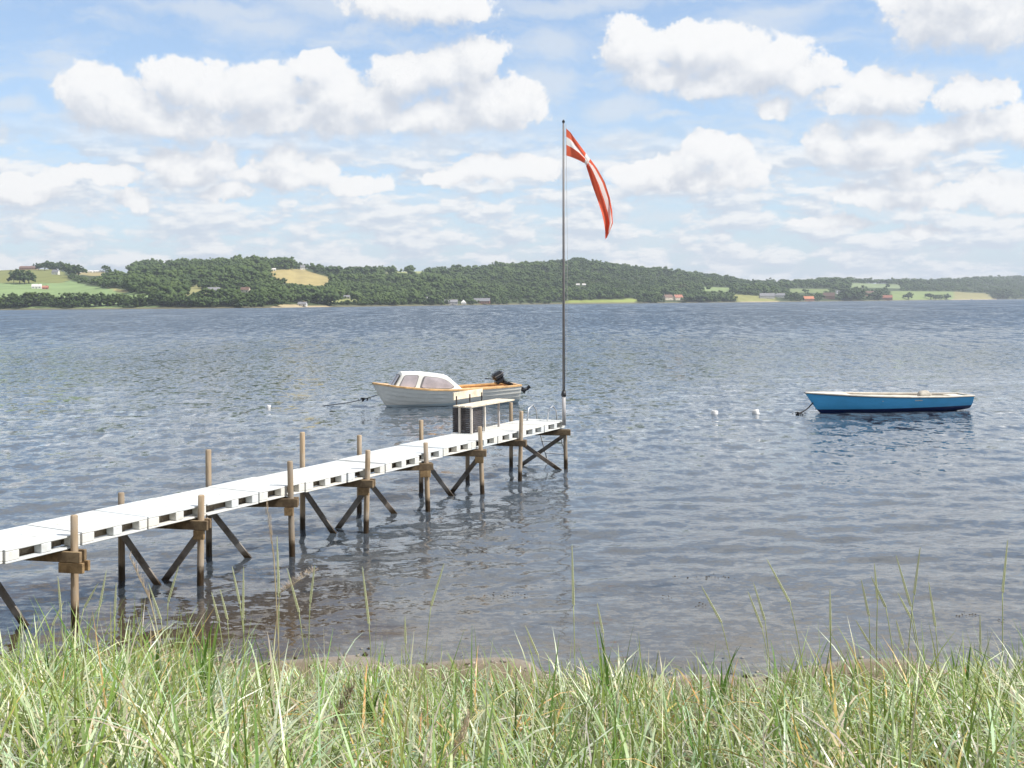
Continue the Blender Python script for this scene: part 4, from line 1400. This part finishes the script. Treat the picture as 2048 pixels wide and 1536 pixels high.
for side in (-1, 1):
    P = []
    for u in US:
        q = h2.pt(u, .97, .0, side)
        P.append([q + Vector((0, side * o_, z_)) for (o_, z_) in ((.002, -.018), (.022, -.016), (.022, .012), (.002, .014))])
    rub.grid(P, closed=True, flip=(side < 0))
rub.build('rubbing_strake', M['rubber'], rboat)
P = []
for u in (.01, .06, .12, .18, .25):
    a, b = h2.pt(u, 1, 0, -1), h2.pt(u, 1, 0, 1)
    P.append([a + Vector((0, .03, .0)), (a + b) / 2 + Vector((0, 0, .025)), b + Vector((0, -.03, .0))])
MB().grid(P).build('foredeck', M['cream_rail'], rboat)
for (xx, wd) in ((-.35, 1.36), (.75, 1.46), (1.75, 1.25)):
    MB().box((xx, 0, .40), (.26, wd, .03), bev=.008).build('thwart', M['cream_in'], rboat)
MB().box((2.42, 0, .47), (.42, .86, .03), bev=.008).build('stern_bench', M['cream_rail'], rboat)
MB().tube([(1.05, -.28, .50), (1.25, .0, .50), (1.5, .2, .50), (1.75, .34, .49)], [.05, .16, .15, .04], 10).build('rolled_tarpaulin', M['thwart'], rboat, True)
tag(rboat, 'light blue open rowing boat with dark blue bottom and cream gunwale', 'rowing boat')

def rope(name, pts, label, r=.014, clump=None):
    e = empty(name, pts[-1])
    q = []
    n = 24
    for i in range(n + 1):
        t = i / n
        a, b = Vector(pts[0]), Vector(pts[-1])
        p = a.lerp(b, t); p.z -= math.sin(t * math.pi) * .10 * (1 - .4 * t)
        p.z = max(p.z, -.04)
        q.append(p)
    sub(MB().tube(q, r, 6), e).build('line', M['rope'], e, True)
    if clump is not None:
        c = q[int(clump * n)]
        rs = np.random.RandomState(3)
        k = 16
        C = np.array(c)[None] - np.array(e.location)[None] + rs.normal(0, 1, (k, 3)) * np.array([.11, .05, .03])
        V, Fc = clumps(C, rs.uniform(.03, .06, k), rs)
        link('weed_clump', np_mesh('weed_clump', V, Fc, M['rope']), e)
    tag(e, label, 'rope')
mw = mboat.matrix_basis
rope('mooring_rope', [mw @ Vector((-2.42, 0, .46)), on_z(640, 812)], 'dark mooring rope with weed running from the cabin boat bow', clump=.28)
rw = rboat.matrix_basis
rope('mooring_rope', [rw @ Vector((-2.5, 0, .38)), on_z(1592, 829)], 'dark mooring rope from the blue rowing boat bow', r=.022, clump=.86)

# buoys
M['buoy'] = plain('white_buoy_plastic', (0.78, 0.76, 0.73), .4, .12, 6.0)
def buoy(px_, py_, r, label, tilt=0.0):
    p = on_z(px_, py_ + 3)
    e = empty('mooring_buoy', p)
    T = Matrix.Rotation(tilt, 3, 'Y')
    prof = [(.45, -.9), (.8, -.8), (.88, -.3), (.88, .8), (.8, 1.0), (.4, 1.06)]
    mb = MB(); mb.grid([[T @ Vector((r * a * math.cos(k * .5236), r * a * math.sin(k * .5236), r * z)) for k in range(12)] for (a, z) in prof], closed=True)
    mb.add([T @ Vector((r * .4 * math.cos(k * .5236), r * .4 * math.sin(k * .5236), r)) for k in range(12)], [tuple(range(12))])
    mb.build('float', M['buoy'], e, True)
    MB().tube([T @ Vector((0, 0, r * .95)), T @ Vector((0, 0, r * 1.25))], r * .12, 6).build('eye', M['steel'], e)
    tag(e, label, 'buoy', 'white mooring buoys')
buoy(537, 812, .085, 'small white round buoy off the bow of the cabin boat', .2)
buoy(1429, 826, .125, 'upright white buoy, the one farther from the blue boat', .1)
buoy(1512, 824, .125, 'white buoy nearer to the blue boat bow, leaning', -.25)

# tiny white motor cruiser under the tan slope across the water
p = on_z(1943, 603)
p = Vector((p.x / p.y * 3350, 3350, 0))
cr = empty('white_cruiser', p, .1)
hw_ = Hull(9, [(0, .05), (.1, .8), (.3, 1.4), (.6, 1.6), (1, 1.4)], [(0, 1.7), (.5, 1.3), (1, 1.2)], [(0, .4), (.1, -.3), (1, -.3)], [(0, 1.0), (.3, .6), (1, .4)], .8, 3, .02)
hw_.build('hull', M['cabin'], cr, US)
MB().add([(-2.5, -1.1, 1.2), (2, -1.2, 1.2), (2, 1.2, 1.2), (-2.5, 1.1, 1.2), (-1.4, -.9, 2.6), (1.6, -1, 2.6), (1.6, 1, 2.6), (-1.4, .9, 2.6)], [(0, 1, 5, 4), (1, 2, 6, 5), (2, 3, 7, 6), (3, 0, 4, 7), (4, 5, 6, 7)]).build('cabin', M['cabin'], cr)
MB().box((.1, -1.08, 1.95), (2.2, .12, .5)).build('window', M['motor'], cr)
tag(cr, 'tiny white cruiser moored under the tan slope across the water', 'cruiser')

# ------------------------------------------------------------------ beach grass on the bank
def grass_mat():
    m, g, out = material('beach_grass')
    a = g.node('ShaderNodeAttribute', attribute_name='tint').outputs['Color']
    geo = g.node('ShaderNodeNewGeometry')
    n = g.noise(geo.outputs['Position'], 40.0, 3.0, .6)
    k = g.m('MULTIPLY_ADD', n, .5, .75)
    c = g.mix(1.0, a, g.xyz(k, k, k), 'MULTIPLY')
    b = principled(g, None, c, .36, None, .55)
    t = g.node('ShaderNodeBsdfTranslucent')
    g.put(t.inputs['Color'], g.mix(1.0, c, (1.0, 1.05, .62), 'MULTIPLY'))
    mx = g.node('ShaderNodeMixShader'); mx.inputs[0].default_value = .30
    g.t.links.new(b.outputs[0], mx.inputs[1]); g.t.links.new(t.outputs[0], mx.inputs[2])
    g.t.links.new(mx.outputs[0], out.inputs[0])
    return m
M['grass'] = grass_mat()

def blades(base, length, width, az, th0, bend, seg=6, twist=None, rs=nrs):
    """ribbons -> V (n*(seg+1)*2, 3), F"""
    n = len(length)
    s = np.linspace(0, 1, seg + 1)
    th = th0[:, None] + bend[:, None] * s[None] ** 1.4
    ds = (length / seg)[:, None]
    r_ = np.cumsum(np.sin(th) * ds, 1) - np.sin(th[:, :1]) * ds
    z_ = np.cumsum(np.cos(th) * ds, 1) - np.cos(th[:, :1]) * ds
    ca, sa = np.cos(az)[:, None], np.sin(az)[:, None]
    cx = base[:, 0:1] + r_ * ca; cy = base[:, 1:2] + r_ * sa; cz = base[:, 2:3] + z_
    w = width[:, None] * np.interp(s, [0, .15, .45, .8, 1], [.7, 1, .95, .5, .04])[None] * .5
    tw = (twist if twist is not None else rs.uniform(-.9, .9, n))[:, None] + s[None] * rs.uniform(-.8, .8, n)[:, None]
    wx, wy, wz = -sa * np.cos(tw), ca * np.cos(tw), np.sin(tw) * .7
    V = np.stack([np.stack([cx - wx * w, cy - wy * w, cz - wz * w], -1), np.stack([cx + wx * w, cy + wy * w, cz + wz * w], -1)], 2)
    V = V.reshape(-1, 3)
    k = (seg + 1) * 2
    q = np.array([[2 * i, 2 * i + 1, 2 * i + 3, 2 * i + 2] for i in range(seg)])
    Fq = (q[None] + np.arange(n)[:, None, None] * k).reshape(-1, 4)
    return V, Fq

def build_grass():
    rs = np.random.RandomState(3)
    N = 165000
    y = rs.uniform(3.0, 10.7, N)
    x = rs.uniform(-7.4, 7.4, N)
    ok = np.abs(x) < .52 * y + 1.3
    clump = np.sin(x * 2.3 + 1.3 * np.sin(y * 1.9)) * np.sin(y * 2.9 + 1.1 * np.sin(x * 1.7 + 2))
    edge = np.clip((10.75 - np.clip(x, -9, 9) * 0.085 + .25 * np.sin(x * 1.9) - y) / 1.5, 0, 1)
    dens = np.clip(.58 + .62 * clump, .07, 1) * edge * np.clip(1.35 - .06 * y, .5, 1)
    ok &= rs.uniform(0, 1, N) < dens * .56
    x, y = x[ok], y[ok]; n = len(x)
    z = ground_z(x, y) - .02
    cl = clump[ok]
    kind = rs.choice(5, n, p=[.44, .24, .13, .14, .05])
    big = np.sin(x * 1.1 + 2.0 * np.sin(y * .8)) * np.sin(y * 1.3 + x * .4)
    length = rs.normal(.585, .16, n) * (1 + .26 * cl + .14 * big) * np.clip((11.4 - y) / 4.3, .3, 1)
    length = np.clip(length, .14, .95)
    width = rs.uniform(.006, .0185, n)
    az = rs.uniform(0, 6.28, n) * .65 + rs.normal(.2, .8, n)
    th0 = np.abs(rs.normal(.16, .16, n))
    bend = np.abs(rs.normal(1.75, .7, n))
    straight = kind == 1
    bend[straight] *= .35
    low = kind == 3
    length[low] *= .7; bend[low] += .5; th0[low] += .5; width[low] *= .6
    V, Fq = blades(np.stack([x, y, z], -1), length, width, az, th0, bend, 6, rs=rs)
    pal = np.array([(.555, .595, .385), (.22, .305, .070), (.44, .505, .33), (.64, .58, .34), (.62, .43, .15)])
    col = pal[kind] * rs.uniform(.72, 1.22, (n, 1)) * (1 + .10 * rs.normal(0, 1, (n, 3)))
    tone = (.86 + .20 * big + .10 * cl)[:, None]
    col = np.clip(col * tone, .02, .72)
    me = np_mesh('beach_grass', V, Fq, M['grass'], True)
    c4 = np.ones((n, 14, 4)); c4[..., :3] = col[:, None]
    root = np.repeat(np.linspace(0, 1, 7), 2)[None, :, None]
    straw = np.array([.33, .27, .14])
    f_ = np.clip(1 - root * 3.2, 0, 1) * .6
    c4[..., :3] = c4[..., :3] * (1 - f_) + straw * f_
    attr(me, 'tint', 'FLOAT_COLOR', 'POINT', c4.reshape(-1, 4))
    tag(link('beach_grass', me), 'pale green beach grass covering the bank by the water', 'grass', kind='stuff')
    return n
n_grass = build_grass()

def solid(name, col, var=.2, rough=.6, trans=.25):
    m, g, out = material(name)
    oi = g.node('ShaderNodeObjectInfo'); tc = g.node('ShaderNodeTexCoord')
    n = g.noise(tc.outputs['Object'], 50.0, 3.0, .6)
    k = g.m('MULTIPLY_ADD', g.m('ADD', n, oi.outputs['Random']), var * 1.2, 1 - var)
    c = g.mix(1.0, col, g.xyz(k, k, k), 'MULTIPLY')
    b = principled(g, None, c, rough, None, .3)
    t = g.node('ShaderNodeBsdfTranslucent'); g.put(t.inputs['Color'], c)
    mx = g.node('ShaderNodeMixShader'); mx.inputs[0].default_value = trans
    g.t.links.new(b.outputs[0], mx.inputs[1]); g.t.links.new(t.outputs[0], mx.inputs[2])
    g.t.links.new(mx.outputs[0], out.inputs[0])
    return m
M['stem'] = solid('grass_stem', (.38, .42, .20))
M['spike'] = solid('grass_spike', (.55, .57, .35))
M['dry_stem'] = solid('dry_stem', (.46, .38, .24))
M['plume'] = solid('dry_plume', (.50, .40, .30))
M['reed'] = solid('reed_leaf', (.105, .200, .034), trans=.4)

# spikes: tip column, tip row, foot-of-spike column, row, depth
SPIKES = [
    (1405, 1176, 1443, 1246), (1497, 1186, 1524, 1256), (1508, 1169, 1530, 1242), (1535, 1121, 1580, 1206), (1660, 1182, 1661, 1262), (1723, 1162, 1738, 1232),
    (1744, 1156, 1772, 1216), (1749, 1130, 1755, 1200), (1793, 1114, 1822, 1214), (1840, 1098, 1828, 1190), (1797, 1189, 1823, 1238), (1858, 1168, 1871, 1254),
    (1960, 1232, 1961, 1310), (2015, 1083, 2005, 1186), (1713, 1243, 1748, 1302), (1793, 1243, 1806, 1292),
    (116, 1157, 122, 1226), (194, 1170, 168, 1216), (212, 1144, 199, 1214), (232, 1170, 229, 1232), (356, 1136, 336, 1204), (126, 1206, 104, 1252),
    (465, 1137, 480, 1210), (487, 1137, 486, 1238), (424, 1188, 438, 1244), (441, 1182, 455, 1240), (554, 1076, 558, 1196), (575, 1140, 598, 1226), (629, 1134, 620, 1206),
    (725, 1137, 738, 1250), (887, 1131, 862, 1212), (1144, 1093, 1147, 1212), (1052, 1255, 1076, 1312), (1195, 1210, 1206, 1268), (810, 1236, 811, 1288), (298, 1170, 322, 1240),
]
def spike(tx, ty, bx_, by_):
    # the stalk stands on the bank; its depth is where a stalk of 0.75 to 1.25 m fits
    D = 9.3 - .5 * rnd.random() - max(0, 1200 - ty) * .006
    top = at_d(tx, ty, D); sb = at_d(bx_, by_, D)
    d = (sb - top)
    root = sb + Vector((d.x * .9, rnd.uniform(-.1, .1), 0))
    root.z = float(ground_z(root.x, root.y)) - .03
    e = empty('grass_stalk', root)
    n = 9
    q = []
    c1 = Vector((root.x + (sb.x - root.x) * .35, root.y, root.z + (sb.z - root.z) * .55))
    for i in range(n + 1):
        t = i / n
        q.append((root * (1 - t) ** 2 + c1 * 2 * t * (1 - t) + sb * t * t) - root)
    MB().tube(q, [.0046 - .0014 * i / n for i in range(n + 1)], 6).build('stem', M['stem'], e, True)
    # ear: overlapping spikelets in two ranks
    mb = MB()
    ax = (top - sb); L = ax.length; ax.normalize()
    sidev = ax.cross(Vector((0, 1, 0))).normalized()
    m_ = max(14, int(L / .0105))
    for k in range(m_):
        t = k / m_
        r = .0092 * (1 - .75 * t ** 2.2)
        sg = 1 if k % 2 else -1
        p = sb - root + ax * (L * t) + sidev * sg * r * .28
        mb.tube([p, p + ax * .012 + sidev * sg * r * .38, p + ax * .030 + sidev * sg * r * .22], [r * .45, r * .62, .0008], 5, cap=False)
    mb.build('seed_head', M['spike'], e, True)
    return e
n_sp = 0
for sp_ in SPIKES:
    e = spike(*sp_)
    ln = 'short' if sp_[1] > 1200 else ('tall' if sp_[1] < 1135 else 'medium')
    lean = sp_[0] - sp_[2]
    side = 'upright' if abs(lean) < 9 else 'leaning'
    tag(e, {'short': 'short', 'medium': 'medium tall', 'tall': 'very tall'}[ln] + ' ' + side + ' grass stalk with pale ear ' + ('in front of the jetty' if sp_[0] < 700 else ('on the bank facing the flagpole' if sp_[0] < 1300 else 'on the bank facing the blue boat')), 'grass stalk', 'seed stalks rising above the grass')

# dry reed plumes and stems
def plume(name, foot, pts, label, r=.02, mat='plume'):
    D = foot
    P = [at_d(a, b, D) for (a, b) in pts]
    root = P[-1].copy(); root.z = float(ground_z(root.x, root.y)) - .02
    e = empty(name, root)
    q = [root - root] + [p - root for p in P[::-1]]
    MB().tube(q, [.004] * (len(q) - 1) + [.0012], 6).build('stem', M['dry_stem'], e, True)
    rs = np.random.RandomState(len(label))
    a, b = P[0], P[1]
    k = 120
    t = rs.uniform(0, 1, k)
    C = np.array([list(a.lerp(b, float(x_)) - root) for x_ in t]) + rs.normal(0, 1, (k, 3)) * r * .45 * np.sin(np.clip(t * 1.1 + .12, 0, 1) * 3.1)[:, None]
    up = (a - b).normalized()
    az = rs.uniform(0, 6.28, k)
    V, Fq = blades(C, rs.uniform(.03, .07, k), np.full(k, .0035), az, np.full(k, math.acos(max(-1, min(1, up.z)))) * rs.uniform(.5, 1.2, k), rs.uniform(-.3, .3, k), 3, rs=rs)
    link('plume', np_mesh('plume', V, Fq, M[mat]), e)
    tag(e, label, 'dry reed')
M['brown_plume'] = solid('brown_plume', (.20, .15, .10))
plume('dry_reed', 7.9, [(534, 1012), (548, 1118), (556, 1270), (560, 1360)], 'tall tan reed with narrow dry plume beside the jetty posts')
plume('dry_reed', 8.0, [(628, 1140), (560, 1186), (548, 1280), (546, 1370)], 'dry reed with tan plume bent sideways over the water', .026)
plume('dry_reed', 7.6, [(258, 1112), (300, 1200), (330, 1320), (345, 1400)], 'thin leaning straw coloured reed before the jetty', .006)
plume('dry_reed', 4.6, [(706, 1376), (664, 1462), (640, 1530), (630, 1600)], 'brown dry reed head low in the grass', .022, 'brown_plume')
plume('dry_reed', 4.3, [(940, 1438), (905, 1520), (890, 1580), (885, 1640)], 'pale dry reed head low in the grass', .018)

# stones and washed up weed along the waterline
def shore_wrack():
    rs = np.random.RandomState(31)
    n = 900
    x = rs.uniform(-8.5, 8.5, n)
    y = 10.95 - np.clip(x, -9, 9) * .085 + rs.normal(0, .32, n) + .1 * np.sin(x * 2.1)
    r = .008 + .04 * rs.uniform(0, 1, n) ** 4
    z = ground_z(x, y) + r * .15
    st = rs.uniform(0, 1, n) < .72
    for (sel, nm, mt, lab, cat) in ((st, 'pebbles', 'pebble', 'grey and reddish pebbles lying along the waterline', 'pebbles'), (~st, 'washed_up_weed', 'weed', 'dark weed washed up along the waterline', 'seaweed')):
        V, Fc = clumps(np.stack([x, y, z], -1)[sel], r[sel], rs, .6)
        tag(link(nm, np_mesh(nm, V, Fc, M[mt], nm == 'pebbles')), lab, cat, kind='stuff')
M['weed'] = solid('brown_eelgrass', (.05, .034, .014), trans=.1)
def pebble_mat():
    m, g, out = material('pebbles')
    geo = g.node('ShaderNodeNewGeometry')
    n = g.noise(geo.outputs['Position'], 6.0, 3.0, .6)
    c = g.mix(g.step(n, .35, .65), (.16, .14, .125), (.36, .30, .25))
    principled(g, out, c, .6, None, .4)
    return m
M['pebble'] = pebble_mat()
shore_wrack()

# loose eelgrass drifting on the surface
def drift_weed():
    rs = np.random.RandomState(9)
    C, rr = [], []
    for (a, b, n_, w_) in ((1430, 1156, 26, 60), (1555, 1150, 14, 30), (1400, 1210, 8, 16), (1060, 1084, 16, 40), (1935, 1232, 12, 24), (2000, 1243, 5, 10), (1010, 1190, 14, 50), (950, 1105, 12, 40), (1330, 1195, 6, 14)):
        for _ in range(n_):
            p = on_z(a + rs.normal(0, w_ * .5), b + rs.normal(0, 2.2), 0.0)
            C.append((p.x, p.y, .012)); rr.append(rs.uniform(.006, .017))
    V, Fc = clumps(np.array(C), np.array(rr), rs, .5)
    tag(link('drifting_weed', np_mesh('drifting_weed', V, Fc, M['weed'])), 'scraps of brown eelgrass drifting on the water', 'seaweed', kind='stuff')
drift_weed()

# broad bright green reed shoots
def shoot(col, row, h, seed, label, D=None):
    rs = np.random.RandomState(seed)
    D = D or 7.4
    p = at_d(col, row, D); p.z = float(ground_z(p.x, p.y)) - .03
    e = empty('reed_shoot', p)
    n = rs.randint(4, 7)
    for k in range(n):
        a = rs.uniform(0, 6.28)
        V, Fq = blades(np.array([[rs.uniform(-.02, .02), rs.uniform(-.02, .02), h * .12 * k]]), np.array([h * rs.uniform(.6, .9)]), np.array([rs.uniform(.022, .034)]), np.array([a]), np.array([rs.uniform(.08, .3)]), np.array([rs.uniform(.1, .5)]), 7, twist=np.array([rs.uniform(-.6, .6)]), rs=rs)
        link('leaf', np_mesh('leaf', V, Fq, M['reed'], True), e)
    MB().tube([(0, 0, 0), (0, 0, h * .5), (.01, 0, h * .8)], [.005, .004, .002], 6).build('stem', M['reed'], e, True)
    tag(e, label, 'reed')
for i, (c_, r_, h_) in enumerate(((1205, 1440, .62), (1222, 1440, .55), (1440, 1420, .50), (1590, 1410, .60), (400, 1400, .62), (160, 1400, .60), (418, 1420, .55), (320, 1430, .45), (106, 1420, .5), (1720, 1440, .5), (740, 1400, .45), (1930, 1440, .5))):
    shoot(c_, r_, h_ * 1.22, 50 + i, 'broad leaved bright green reed shoot rising from the pale grass')
for o in list(COL.objects):
    if o.name.startswith('reed_shoot') and o.parent is None:
        o['group'] = 'green reed shoots in the grass'

# ------------------------------------------------------------------ humid summer air over the fjord
def build_haze():
    m = bpy.data.materials.new('haze_air')
    m.use_nodes = True
    nt = m.node_tree; nt.nodes.clear()
    out = nt.nodes.new('ShaderNodeOutputMaterial')
    v = nt.nodes.new('ShaderNodeVolumePrincipled')
    v.inputs['Color'].default_value = (.80, .88, 1.0, 1)
    v.inputs['Density'].default_value = 0.0001
    v.inputs['Anisotropy'].default_value = 0.2
    nt.links.new(v.outputs[0], out.inputs['Volume'])
    o = MB().box((0, 3300, 75), (14500, 7200, 192)).build('haze', m)
    tag(o, kind='stuff')
HAZE = True
if HAZE:
    build_haze()
